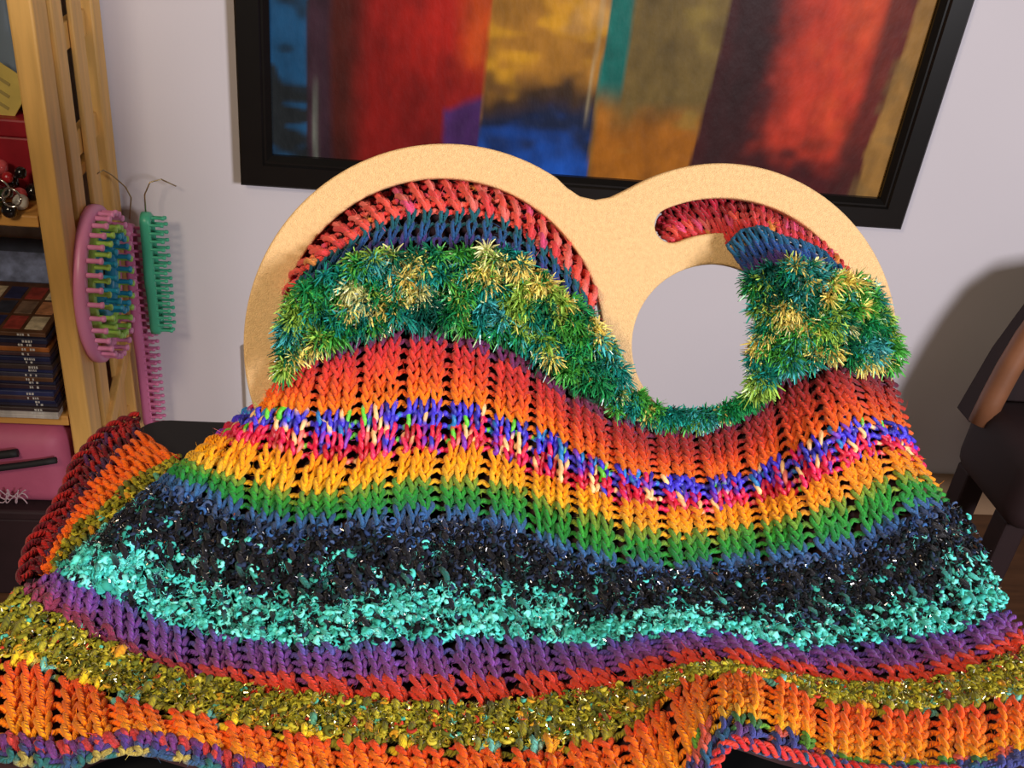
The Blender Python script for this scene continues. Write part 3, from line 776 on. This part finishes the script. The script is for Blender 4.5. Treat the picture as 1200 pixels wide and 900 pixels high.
def dye(c, c2=None, var=0.10, grad=None):
    """yarn dye: base colour c, blending to c2 by slow noise along the course; grad = (colour, u0, u1) towards the right"""
    base = lin(c); b2 = lin(c2) if c2 is not None else base
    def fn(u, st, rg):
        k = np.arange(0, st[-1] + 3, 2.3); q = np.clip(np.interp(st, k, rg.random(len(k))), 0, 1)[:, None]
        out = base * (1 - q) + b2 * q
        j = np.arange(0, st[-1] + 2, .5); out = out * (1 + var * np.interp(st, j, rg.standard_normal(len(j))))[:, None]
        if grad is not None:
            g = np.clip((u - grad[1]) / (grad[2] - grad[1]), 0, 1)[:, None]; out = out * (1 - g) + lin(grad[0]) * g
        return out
    return fn
def chunks(cols, probs, seg=.5, var=.1):
    L_ = np.array([lin(c) for c in cols]); pr = np.array(probs, float) / sum(probs)
    def fn(u, st, rg):
        n = int(st[-1] / seg) + 3; idx = rg.choice(len(cols), n, p=pr); k = np.clip((st / seg).astype(int), 0, n - 1)
        f = st / seg - k; nx_ = np.clip(k + 1, 0, n - 1); w = np.clip((f - .8) / .2, 0, 1)[:, None]
        return (L_[idx[k]] * (1 - w) + L_[idx[nx_]] * w) * (1 + var * rg.standard_normal(n))[k][:, None]
    return fn
MAROON = (128, 26, 34)
K4 = 'KKKL' * 20
main_bounds = [B3, B4, B5, B6, B7, B8, B9, B10, B11, B12, B13, B14]
main_n = [7, 4, 3, 3, 5, 5, 4, 2, 4, 5, 4]
main_wrap = [.235, .215, .185, .165, .15, .11, .05, .02, 0, 0, 0, 0]
G, P, N = build_grid(main_bounds, main_n, main_depth, wrap=main_wrap)
blueish = [(58, 44, 196), (70, 60, 214), (40, 40, 150), (120, 60, 190), (248, 196, 136), (96, 196, 48), (30, 120, 190), (206, 24, 84)]
reddish = [(206, 22, 60), (222, 34, 92), (180, 18, 40), (120, 40, 170), (248, 196, 136), (52, 50, 190), (240, 120, 110), (90, 190, 50)]
specs = []
# red to orange band
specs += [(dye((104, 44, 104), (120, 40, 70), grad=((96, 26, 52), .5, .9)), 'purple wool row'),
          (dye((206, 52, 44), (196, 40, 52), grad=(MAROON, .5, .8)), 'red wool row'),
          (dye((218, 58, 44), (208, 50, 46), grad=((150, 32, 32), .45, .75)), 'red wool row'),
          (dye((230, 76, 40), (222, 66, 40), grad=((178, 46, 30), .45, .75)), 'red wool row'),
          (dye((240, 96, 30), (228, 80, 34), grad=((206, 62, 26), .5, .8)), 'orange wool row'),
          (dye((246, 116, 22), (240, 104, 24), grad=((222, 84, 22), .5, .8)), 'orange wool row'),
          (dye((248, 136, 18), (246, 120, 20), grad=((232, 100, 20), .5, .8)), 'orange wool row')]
specs += [(chunks(blueish, [5, 4, 3, 2, 1.4, 1.6, 1, .6], .36), 'blue and violet flecked row'), (chunks(blueish, [5, 4, 3, 2, 1.8, .5, 1, 1.4], .36), 'blue and violet flecked row'),
          (chunks(reddish, [4, 4, 3, 2, 2, 1, .6, .3], .36), 'magenta and red flecked row'), (chunks(reddish, [5, 4, 4, 1, 1.2, .4, .6, .3], .36), 'magenta and red flecked row')]
specs += [(dye((250, 160, 14), (248, 148, 16), grad=((242, 138, 18), .6, .9)), 'yellow wool row'), (dye((255, 178, 10), (252, 166, 14), grad=((246, 148, 16), .6, .9)), 'yellow wool row'), (dye((250, 182, 26), (226, 172, 44), grad=((232, 150, 30), .6, .9)), 'yellow wool row')]
specs += [(dye((132, 152, 44), (70, 146, 50)), 'green wool row'), (dye((36, 140, 48), (52, 150, 48)), 'green wool row'), (dye((24, 124, 62), (34, 136, 52)), 'green wool row')]
specs += [(dye((52, 100, 150), (44, 84, 140)), 'blue wool row'), (dye((54, 78, 120), (36, 44, 70)), 'blue wool row')] + [(dye((26, 24, 34), (18, 18, 24)), 'black boucle row')] * 3
specs += [(chunks([(22, 22, 30), (40, 110, 104), (60, 170, 160)], [7, 1.5, 1.2], .7), 'turquoise and black boucle row')] * 2 + [(chunks([(22, 26, 38), (64, 180, 172), (84, 206, 196)], [4, 3, 3], .7), 'turquoise boucle row')] * 3
specs += [(dye((80, 84, 158), (104, 72, 156), grad=((84, 54, 140), .5, .7)), 'purple wool row'), (dye((112, 68, 154), (120, 62, 146)), 'purple wool row'), (dye((122, 68, 154), (126, 62, 138)), 'purple wool row'), (dye((116, 60, 138), (136, 60, 120)), 'purple wool row')]
def redrow(c):
    f0 = dye(c, None)
    def fn(u, st, rg):
        o = f0(u, st, rg); g = np.clip((.24 - u) / .12, 0, 1)[:, None]
        return o * (1 - g) + lin((140, 50, 84)) * g
    return fn
specs += [(redrow((222, 64, 48)), 'red wool row'), (redrow((232, 66, 36)), 'red wool row')]
olive = [(126, 122, 30), (150, 140, 34), (104, 104, 30), (186, 176, 50), (206, 140, 30), (90, 160, 130), (160, 60, 40), (84, 92, 40)]
specs += [(chunks(olive, [5, 4, 4, 2, .6, .5, .5, 2], .6), 'olive tweed row')] * 2 + [(chunks(olive, [5, 4, 4, 2, 1.0, .4, .3, 2], .6), 'olive tweed row')] + [(chunks([(150, 140, 34), (236, 204, 40), (104, 180, 168), (126, 122, 30), (226, 150, 30)], [3, 3, 1.6, 3, 1.2], 1.5), 'olive tweed row')]
specs += [(dye((240, 78, 22), (246, 96, 18)), 'orange wool row'), (dye((250, 108, 14), (250, 122, 12)), 'orange wool row'), (dye((252, 122, 12), (250, 112, 14)), 'orange wool row'), (dye((252, 132, 12), (252, 146, 10)), 'orange wool row'), (dye((250, 158, 14), (248, 138, 16)), 'orange wool row')]
def hemrow(cols_l, cols_r):
    fl = chunks(cols_l, [1] * len(cols_l), 1.0); fr = chunks(cols_r, [1] * len(cols_r), 1.0)
    def fn(u, st, rg):
        a_ = fl(u, st, rg); b_ = fr(u, st, rg); g = np.clip((u - .3) / .1, 0, 1)[:, None]; return a_ * (1 - g) + b_ * g
    return fn
HB = [(66, 70, 140), (54, 60, 120), (96, 60, 120), (40, 84, 120)]
specs += [(hemrow([(110, 52, 120), (190, 60, 70), (126, 56, 124)], [(232, 170, 30), (92, 150, 50), (220, 90, 70), (240, 170, 20), (244, 160, 20)]), 'hem row'), (hemrow([(84, 52, 130), (206, 66, 60), (100, 50, 120)], [(92, 150, 50), (214, 96, 80), (60, 110, 60), (60, 66, 130)]), 'hem row'),
          (hemrow([(70, 52, 120), (60, 70, 120)], HB), 'hem row'), (hemrow([(40, 100, 100), (50, 80, 120), (180, 160, 80)], HB), 'hem row')]
ROWS_M, ROWS_A, ROWS_C, ROWS_E, ROWS_D = [], [], [], [], []
for i, (fn, lab) in enumerate(specs):
    r = 0.00138; h = 0.86; a = .24; rf = None; mt = m_yarn; zl = 1.0; jt = .13
    if 'flecked' in lab:
        r = 0.0015; mt = m_shiny; h = .74; a = .2; rf = lambda st, rg: 1 + .22 * np.sin(st * 2 * np.pi * 2 + 1); jt = .12
    if 'boucle' in lab: r = .0016; h = .7; jt = .15
    if 'tweed' in lab: r = .0016; h = .72; jt = .16; rf = lambda st, rg: 1 + .2 * np.interp(st, np.arange(0, st[-1] + 2, .4), rg.standard_normal(len(np.arange(0, st[-1] + 2, .4))))
    if 'hem' in lab: r = .0013; h = .8
    if 'orange' in lab and i > 30: r = .00145
    if 'flecked' not in lab and 'hem' not in lab: a = .24 if 'purple' in lab and i > 10 else .275
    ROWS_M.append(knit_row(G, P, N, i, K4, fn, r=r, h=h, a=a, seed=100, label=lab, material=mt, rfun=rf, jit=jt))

# ---------- fabric inside the two openings of the handle
GA, PA, NA = build_grid([A0, A1, A2, A3], [4, 3, 4], hole_depth(.34), NU=260)
ua = 'KL' * 24
coral = [(238, 84, 72), (228, 66, 70), (244, 114, 104), (226, 76, 122), (236, 150, 76)]
aspec = [(chunks([(180, 34, 44), (206, 50, 62), (206, 130, 60)], [4, 3, .8], 1.5), .0016, 'coral wool row'), (chunks(coral, [5, 3, 3, 1.5, 1], 1.0), .0016, 'coral wool row'), (chunks(coral, [6, 3, 3, 1.2, .6], 1.0), .0016, 'coral wool row'), (chunks(coral, [6, 4, 2, 1, .4], 1.0), .0015, 'coral wool row'),  # first course darker: shade under the ring put into its colour
         (dye((22, 92, 108), (20, 84, 96)), .0011, 'teal wool row'), (dye((36, 74, 140), (30, 84, 124)), .0011, 'blue wool row'), (dye((78, 56, 130), (60, 60, 132)), .0011, 'violet wool row')] + [(dye((24, 70, 54), (30, 84, 60)), .0014, 'dark green row')] * 4
for i, (fn, r, lab) in enumerate(aspec):
    ROWS_A.append(knit_row(GA, PA, NA, i, ua, fn, r=r, h=.8, a=.24, seed=300, label=lab))
C1b = [(851,289),(858,281),(868,270),(893,265),(913,277),(940,282),(963,293),(983,312),(999,334)]
C2b = [(880,327),(886,326),(900,318),(915,310),(933,315),(955,320),(975,328),(988,336),(1002,350)]
C3m = [(890,392),(905,388),(925,380),(950,374),(975,374),(1000,378),(1018,384),(1032,392)]
def slot_depth(G_):
    px, py = G_[..., 0], G_[..., 1]; nr, nu = px.shape
    v = np.linspace(0, 1, nr)[:, None] * np.ones((1, nu)); q = v * v * (3 - 2 * v)
    g = np.clip((px - 825) / 60, 0, 1); g = g * g * (3 - 2 * g)
    return plate_depth(px, py, 0.0) - (-.016 + (.011 + .013 * g) * q) / .95
def front_depth(G_):
    px, py = G_[..., 0], G_[..., 1]; nr, nu = px.shape
    v = np.linspace(0, 1, nr)[:, None] * np.ones((1, nu)); u = np.linspace(0, 1, nu)[None] * np.ones((nr, 1))
    return plate_depth(px, py, 0.0) - (.008 + .010 * np.clip(v * 2, 0, 1) + .008 * np.sin(np.pi * u)) / .95
GC, PC, NC = build_grid([C0, C1_], [4], slot_depth, NU=200)
cspec = [(chunks([(170, 26, 40), (190, 34, 60), (206, 60, 110)], [4, 3, 1], 1.0), .0012, 'coral wool row')] * 2 + [(chunks(coral[:4], [3, 4, 2, 2], 1.0), .0012, 'coral wool row'), (chunks([(206, 46, 44), (222, 66, 80), (226, 140, 60)], [4, 3, 1.4], 1.0), .0012, 'coral wool row')]  # upper two courses darker: shade at the slot top put into the colour
for i, (fn, r, lab) in enumerate(cspec):
    ROWS_C.append(knit_row(GC, PC, NC, i, 'K' * 26, fn, r=r, h=.8, a=.24, seed=400, label=lab))
GE, PE, NE = build_grid([C1b, C2b, C3m, C3_], [3, 3, 3], front_depth, NU=160)
cspec = [(dye((22, 92, 118), (24, 84, 150)), .0011, 'teal wool row'), (dye((26, 74, 150), (34, 70, 140)), .0011, 'blue wool row'), (dye((66, 52, 132), (84, 44, 110)), .0011, 'violet wool row')] + [(dye((24, 70, 54), (30, 84, 60)), .0014, 'dark green row')] * 6
for i, (fn, r, lab) in enumerate(cspec):
    ROWS_E.append(knit_row(GE, PE, NE, i, 'K' * 17, fn, r=r, h=.8, a=.24, seed=450, label=lab))
# ---------- back hem that spreads out behind at the left
GD, PD, ND = build_grid([D0, D1, D2, D3], [3, 3, 3], flange_depth, NU=160)
dspec = [(chunks(olive, [5, 4, 4, 2, .6, .5, .5, 2], .6), .0016, 'olive tweed row')] * 3 + [(dye((250, 104, 22), (252, 124, 20)), .0017, 'orange wool row'), (dye((252, 116, 18), (246, 100, 22)), .0017, 'orange wool row'), (dye((244, 92, 26), (250, 108, 20)), .0016, 'orange wool row'),
          (chunks([(96, 20, 36), (70, 30, 70)], [3, 2], 1), .0013, 'dark red hem row'), (chunks([(176, 30, 30), (120, 20, 34)], [3, 2], 1), .0014, 'dark red hem row'), (chunks([(160, 26, 34), (84, 36, 84)], [3, 2], 1), .0014, 'dark red hem row')]
for i, (fn, r, lab) in enumerate(dspec):
    ROWS_D.append(knit_row(GD, PD, ND, i, 'K' * 20, fn, r=r, h=.8, a=.24, seed=500, label=lab))

# ---------- plaited cords along the hems
def cord(name, pts, depth_fn, cols, r=.0016, turns=26, label=None, lift=.001):
    q = resample(pts, 700, 6); D = depth_fn(q[None])[0]; base = CAM + ray(q[:, 0], q[:, 1]) * D[:, None]
    T = np.gradient(base, axis=0); T /= np.linalg.norm(T, axis=1, keepdims=True); up = np.array([0, -.5, .86]); B = np.cross(T, up); B /= np.linalg.norm(B, axis=1, keepdims=True); Nn = np.cross(B, T)
    s = np.linspace(0, 1, 700)
    for k, c in enumerate(cols):
        ph = 2 * np.pi * (turns * s + k / len(cols))
        pp = base + B * (r * 1.5 * np.sin(ph))[:, None] + Nn * (lift + r * .9 * np.cos(ph))[:, None]
        V, Q, uv = tube_arrays(pp, np.full(700, r), Nn, 7)
        colr = np.repeat(lin(c)[None] * (1 + .1 * np.sin(s * 90))[:, None], 7, axis=0)
        o = mesh_np(name, V, Q, m_yarn, bag, col=colr, uv=uv); o.matrix_parent_inverse = INV
        if label: o['label'] = label
def tabd(G): return table_depth(G[..., 0], G[..., 1], TAB_Z + 0.012)
def hemd(G):
    px, py = G[..., 0], G[..., 1]; return table_depth(px, py, TAB_Z + .012) - .022 * gauss(px, 850, 70) * gauss(py, 850, 60) - .010 * gauss(px, 150, 80) * gauss(py, 860, 40)
cord('hem_cord', [(-60,876),(0,872),(50,880),(88,880),(115,872),(150,866),(187,869),(225,877),(262,890),(300,905),(350,920)], hemd, [(196, 58, 60), (112, 54, 124)], .0017, 15, 'red and purple plaited hem cord', .002)
cord('hem_cord', [(832,925),(834,900),(842,880),(856,870),(880,875),(900,880),(922,885),(945,890),(977,897),(1013,904),(1050,907),(1120,905)], hemd, [(206, 40, 44), (226, 62, 50)], .0013, 14, 'red plaited hem cord', .003)
cord('hem_cord', [(28,684),(38,640),(60,610),(80,575),(90,545),(116,514),(138,499),(162,490)], flange_depth, [(170, 30, 32), (110, 18, 34)], .0017, 9, 'dark red plaited hem cord', .002)

# ---------- dark sheets behind the stitches: inside shade of the gaps put into colour
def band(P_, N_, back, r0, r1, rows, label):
    """dark sheet added as painted shade in the gaps of one colour band; its courses of stitches hang on it"""
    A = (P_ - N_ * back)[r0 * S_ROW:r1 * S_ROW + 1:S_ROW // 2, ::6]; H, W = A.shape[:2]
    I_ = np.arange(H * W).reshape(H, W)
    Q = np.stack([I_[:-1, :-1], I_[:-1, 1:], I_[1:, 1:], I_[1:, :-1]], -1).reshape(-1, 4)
    o = mesh_np('shade_backed_knit_band', A.reshape(-1, 3), Q, m_gap_shade, bag); o.matrix_parent_inverse = INV; o['label'] = label
    for r_ in rows[r0:r1]:
        r_.parent = o; r_.matrix_parent_inverse = Matrix.Identity(4)
def bands(P_, N_, back, ns, rows, labels, trim):
    k = 0
    for n_, lb in zip(ns, labels):
        band(P_[:, trim:-trim], N_[:, trim:-trim], back, k, k + n_, rows, lb); k += n_
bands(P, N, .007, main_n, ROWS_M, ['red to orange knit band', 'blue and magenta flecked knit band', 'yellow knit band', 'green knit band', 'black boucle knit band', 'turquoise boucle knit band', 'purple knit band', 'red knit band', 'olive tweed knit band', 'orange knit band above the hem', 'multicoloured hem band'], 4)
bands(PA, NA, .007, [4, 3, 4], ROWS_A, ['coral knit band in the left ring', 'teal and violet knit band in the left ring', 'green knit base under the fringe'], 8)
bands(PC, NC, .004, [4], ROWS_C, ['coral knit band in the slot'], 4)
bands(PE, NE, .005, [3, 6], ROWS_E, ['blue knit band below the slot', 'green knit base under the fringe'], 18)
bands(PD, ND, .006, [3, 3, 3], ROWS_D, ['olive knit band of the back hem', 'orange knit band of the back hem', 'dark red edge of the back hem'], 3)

# ---------- eyelash fringe
def fringe(name, cents, norms, colors, nbl, length, width=.00044, label=None):
    n = len(cents); tot = n * nbl
    c = np.repeat(cents, nbl, 0); nn = np.repeat(norms, nbl, 0); colr = np.repeat(colors, nbl, 0)
    d = rng.standard_normal((tot, 3)); d /= np.linalg.norm(d, axis=1, keepdims=True)
    dot = (d * nn).sum(1, keepdims=True); d = np.where(dot < -.1, d - 2 * dot * nn, d); d = d + .25 * nn; d /= np.linalg.norm(d, axis=1, keepdims=True)
    L_ = length * (0.6 + .6 * rng.random((tot, 1)))
    sag = np.array([0, 0, -1.])[None] * L_ * .18
    w = np.cross(d, rng.standard_normal((tot, 3))); w /= np.linalg.norm(w, axis=1, keepdims=True); w *= width * (.7 + .6 * rng.random((tot, 1)))
    p0 = c + d * L_ * .05; p1 = c + d * L_ * .55; p2 = c + d * L_ + sag
    V = np.stack([p0 - w, p0 + w, p1 + w * 1.1, p1 - w * 1.1, p2 + w * .5, p2 - w * .5], 1).reshape(-1, 3)
    b = np.arange(tot)[:, None] * 6
    Q = np.concatenate([b + np.array([[0, 1, 2, 3]]), b + np.array([[3, 2, 4, 5]])], 0)
    cc = np.clip(colr * (1 + .38 * rng.standard_normal((tot, 1))), .004, 1)
    o = mesh_np(name, V, Q, m_fluff, bag, col=np.repeat(cc, 6, 0), smooth=False); o.matrix_parent_inverse = INV
    o['kind'] = 'stuff'
    if label: o['label'] = label
    return o
FCOL = np.array([lin(c) for c in ((30, 140, 132), (26, 116, 86), (34, 140, 80), (76, 166, 70), (150, 190, 80), (242, 216, 120), (226, 226, 160), (16, 84, 72), (70, 170, 176))])
def clump_colors(px):
    """colour changes slowly along the strand: blocks of teal, green and yellow"""
    g = np.random.default_rng(5); cells = g.choice(9, (60, 80), p=[.17, .15, .14, .14, .10, .13, .05, .06, .06])
    i = np.clip((px[:, 1] / 22).astype(int), 0, 59); j = np.clip((px[:, 0] / 26 + .5 * np.sin(px[:, 1] / 17)).astype(int), 0, 79)
    idx = cells[i, j]; sw = rng.random(len(px)) < .28; idx = np.where(sw, rng.choice(9, len(px), p=[.16, .16, .15, .16, .1, .1, .04, .08, .05]), idx)
    return FCOL[idx]
def fluff_on(G_, P_, N_, r0, r1, n, nbl, length, lift, name, umin=0, umax=1):
    rr = rng.uniform(r0 * S_ROW, r1 * S_ROW, n); cc = rng.uniform(umin, umax, n) * (P_.shape[1] - 1)
    p = bil(P_, rr, cc); nn = bil(N_, rr, cc); px = bil(G_, rr, cc)
    p = p + nn * (lift * (.4 + rng.random((n, 1))))
    fringe(name, p, nn, clump_colors(px), nbl, length, label='green, teal and yellow eyelash yarn fringe')
fluff_on(GA, PA, NA, 7.0, 10.35, 620, 44, .0092, .008, 'eyelash_fringe')
fluff_on(GE, PE, NE, 3.0, 8.7, 430, 46, .0088, .007, 'eyelash_fringe')
# strand that crosses below the round hole
U1 = resample([(716,428),(730,450),(756,470),(790,484),(830,484),(862,472),(885,455)], 90); U2 = resample([(700,466),(722,482),(760,494),(800,498),(850,487),(880,474),(896,460)], 90)
q = rng.random((110, 1)); ii = rng.integers(0, 90, 110); pxm = U1[ii] * (1 - q) + U2[ii] * q
pm = CAM + ray(pxm[:, 0], pxm[:, 1]) * (plate_depth(pxm[:, 0], pxm[:, 1], .016))[:, None]
fringe('eyelash_fringe', pm, np.tile(PN, (110, 1)), clump_colors(pxm), 58, .0072, label='green, teal and yellow eyelash yarn fringe')

# ---------- boucle curls and tinsel
def curls(name, G_, P_, N_, r0, r1, n, colfn, size, rad, label, umin=0., umax=1.):
    rr = rng.uniform(r0 * S_ROW, r1 * S_ROW, n); cc = rng.uniform(umin, umax, n) * (P_.shape[1] - 1)
    p = bil(P_, rr, cc); nn = bil(N_, rr, cc); nn /= np.linalg.norm(nn, axis=1, keepdims=True)
    colr = colfn(rr / S_ROW, cc / (P_.shape[1] - 1), n)
    Vs, Qs, Cs = [], [], []; off = 0
    for k in range(n):
        t1 = np.cross(nn[k], rng.standard_normal(3)); t1 /= np.linalg.norm(t1); t2 = np.cross(nn[k], t1)
        R_ = size * (.5 + .8 * rng.random()); a0 = rng.random() * 6.28; span = rng.uniform(2.2, 5.2)
        aa = a0 + np.linspace(0, span, 8); tilt = rng.uniform(-.8, .8)
        q_ = p[k] + nn[k] * (rng.uniform(.0004, .0035)) + R_ * (np.cos(aa)[:, None] * t1 + np.sin(aa)[:, None] * (t2 * math.cos(tilt) + nn[k] * math.sin(tilt)))
        r_ = rad * (.6 + .8 * rng.random()) * np.array([.35, .8, 1.05, 1.15, 1.1, 1.0, .75, .3]) * (1 + .2 * rng.standard_normal(8))
        V, Q, _ = tube_arrays(q_, np.abs(r_), np.tile(nn[k] + .01, (8, 1)), 6)
        Vs.append(V); Qs.append(Q + off); off += len(V); Cs.append(np.repeat((colr[k] * (1 + .12 * rng.standard_normal()))[None], len(V), 0))
    o = mesh_np(name, np.vstack(Vs), np.vstack(Qs), m_curl, bag, col=np.clip(np.vstack(Cs), 0.002, 1)); o.matrix_parent_inverse = INV
    o['kind'] = 'stuff'; o['label'] = label
TURQ = np.array([lin(c) for c in ((80, 206, 200), (100, 222, 214), (60, 176, 168), (54, 156, 142), (126, 232, 226))])
DARK = np.array([lin(c) for c in ((16, 15, 20), (10, 10, 14), (20, 20, 30), (40, 52, 80), (22, 38, 42))])
pn = np.random.default_rng(3).random((14, 60))
def bcol(row, u, n):
    t = (row - 17) / 10.0                                           # 0 top of the dark area, 1 bottom of the turquoise
    cell = pn[np.clip((t * 12).astype(int), 0, 13), np.clip((u * 46).astype(int), 0, 59)]
    pt = np.clip((t - .45 - .14 * np.clip((u - .5) / .2, 0, 1) * np.clip((.97 - u) / .05, 0, 1)) / .36, 0, 1) * .82 + (cell - .5) * .9
    pt = np.where(t < .3, .03, pt)
    isT = rng.random(n) < pt
    return np.where(isT[:, None], TURQ[rng.integers(0, 5, n)], DARK[rng.integers(0, 5, n)])
curls('boucle_curls', G, P, N, 18.7, 27.2, 6500, bcol, .0018, .00080, 'dark and turquoise boucle curls')
def tcol(row, u, n): return TURQ[rng.integers(0, 5, n)]
curls('boucle_curls', G, P, N, 24.9, 26.9, 300, tcol, .0016, .0015, 'turquoise boucle knots')
def bluecol(row, u, n): return np.array([lin(c) for c in ((52, 92, 150), (40, 60, 104), (70, 90, 130), (24, 26, 40))])[rng.integers(0, 4, n)]
curls('boucle_curls', G, P, N, 17.9, 20.0, 700, bluecol, .0018, .0007, 'smoky blue boucle curls')
def ocol(row, u, n):
    O = np.array([lin(c) for c in ((142, 136, 36), (168, 158, 44), (116, 114, 30), (196, 182, 60), (90, 94, 32), (206, 150, 40), (84, 180, 160), (190, 60, 44))])
    return O[rng.choice(8, n, p=[.27, .2, .18, .12, .12, .05, .03, .03])]
curls('tweed_tufts', G, P, N, 33.1, 36.6, 2600, ocol, .0016, .00070, 'olive tweed tufts')
curls('tweed_tufts', GD, PD, ND, .2, 2.9, 300, ocol, .0016, .00070, 'olive tweed tufts')
def tinsel(name, G_, P_, N_, r0, r1, n, cols, label):
    rr = rng.uniform(r0 * S_ROW, r1 * S_ROW, n); cc = rng.uniform(0, 1, n) * (P_.shape[1] - 1)
    p = bil(P_, rr, cc); nn = bil(N_, rr, cc); p = p + nn * rng.uniform(.002, .0048, (n, 1))
    d = rng.standard_normal((n, 3)); d /= np.linalg.norm(d, axis=1, keepdims=True)
    w = np.cross(d, rng.standard_normal((n, 3))); w /= np.linalg.norm(w, axis=1, keepdims=True)
    L_ = rng.uniform(.0004, .0011, (n, 1)); W_ = .00022
    V = np.stack([p - d * L_ - w * W_, p - d * L_ + w * W_, p + d * L_ + w * W_, p + d * L_ - w * W_], 1).reshape(-1, 3)
    Q = (np.arange(n)[:, None] * 4 + np.arange(4)[None])
    c = np.array([lin(x) for x in cols])[rng.integers(0, len(cols), n)]
    o = mesh_np(name, V, Q, m_tinsel, bag, col=np.repeat(c, 4, 0), smooth=False); o.matrix_parent_inverse = INV; o['kind'] = 'stuff'; o['label'] = label
tinsel('tinsel_flecks', G, P, N, 18.2, 27, 3200, [(245, 240, 240), (230, 225, 235), (250, 220, 200)], 'silver tinsel flecks')
tinsel('tinsel_flecks', G, P, N, 33.2, 36.9, 4200, [(250, 236, 170), (240, 220, 130), (255, 250, 230)], 'gold tinsel flecks')
tinsel('tinsel_flecks', GD, PD, ND, .2, 2.9, 140, [(250, 236, 170), (240, 220, 130)], 'gold tinsel flecks')

# ---------- loose fuzz over the boucle and tweed bands
def fuzz(G_, P_, N_, r0, r1, n, colfn, label, length=.0032):
    rr = rng.uniform(r0 * S_ROW, r1 * S_ROW, n); cc = rng.uniform(0, 1, n) * (P_.shape[1] - 1)
    p = bil(P_, rr, cc); nn = bil(N_, rr, cc); nn /= np.linalg.norm(nn, axis=1, keepdims=True)
    fringe('fibre_fuzz', p + nn * rng.uniform(.001, .004, (n, 1)), nn, colfn(rr / S_ROW, cc / (P_.shape[1] - 1), n), 7, length, .00013, label)
fuzz(G, P, N, 18.3, 27.2, 2600, bcol, 'fine boucle fuzz')
fuzz(G, P, N, 33.1, 36.8, 1500, ocol, 'fine tweed fuzz', .0026)
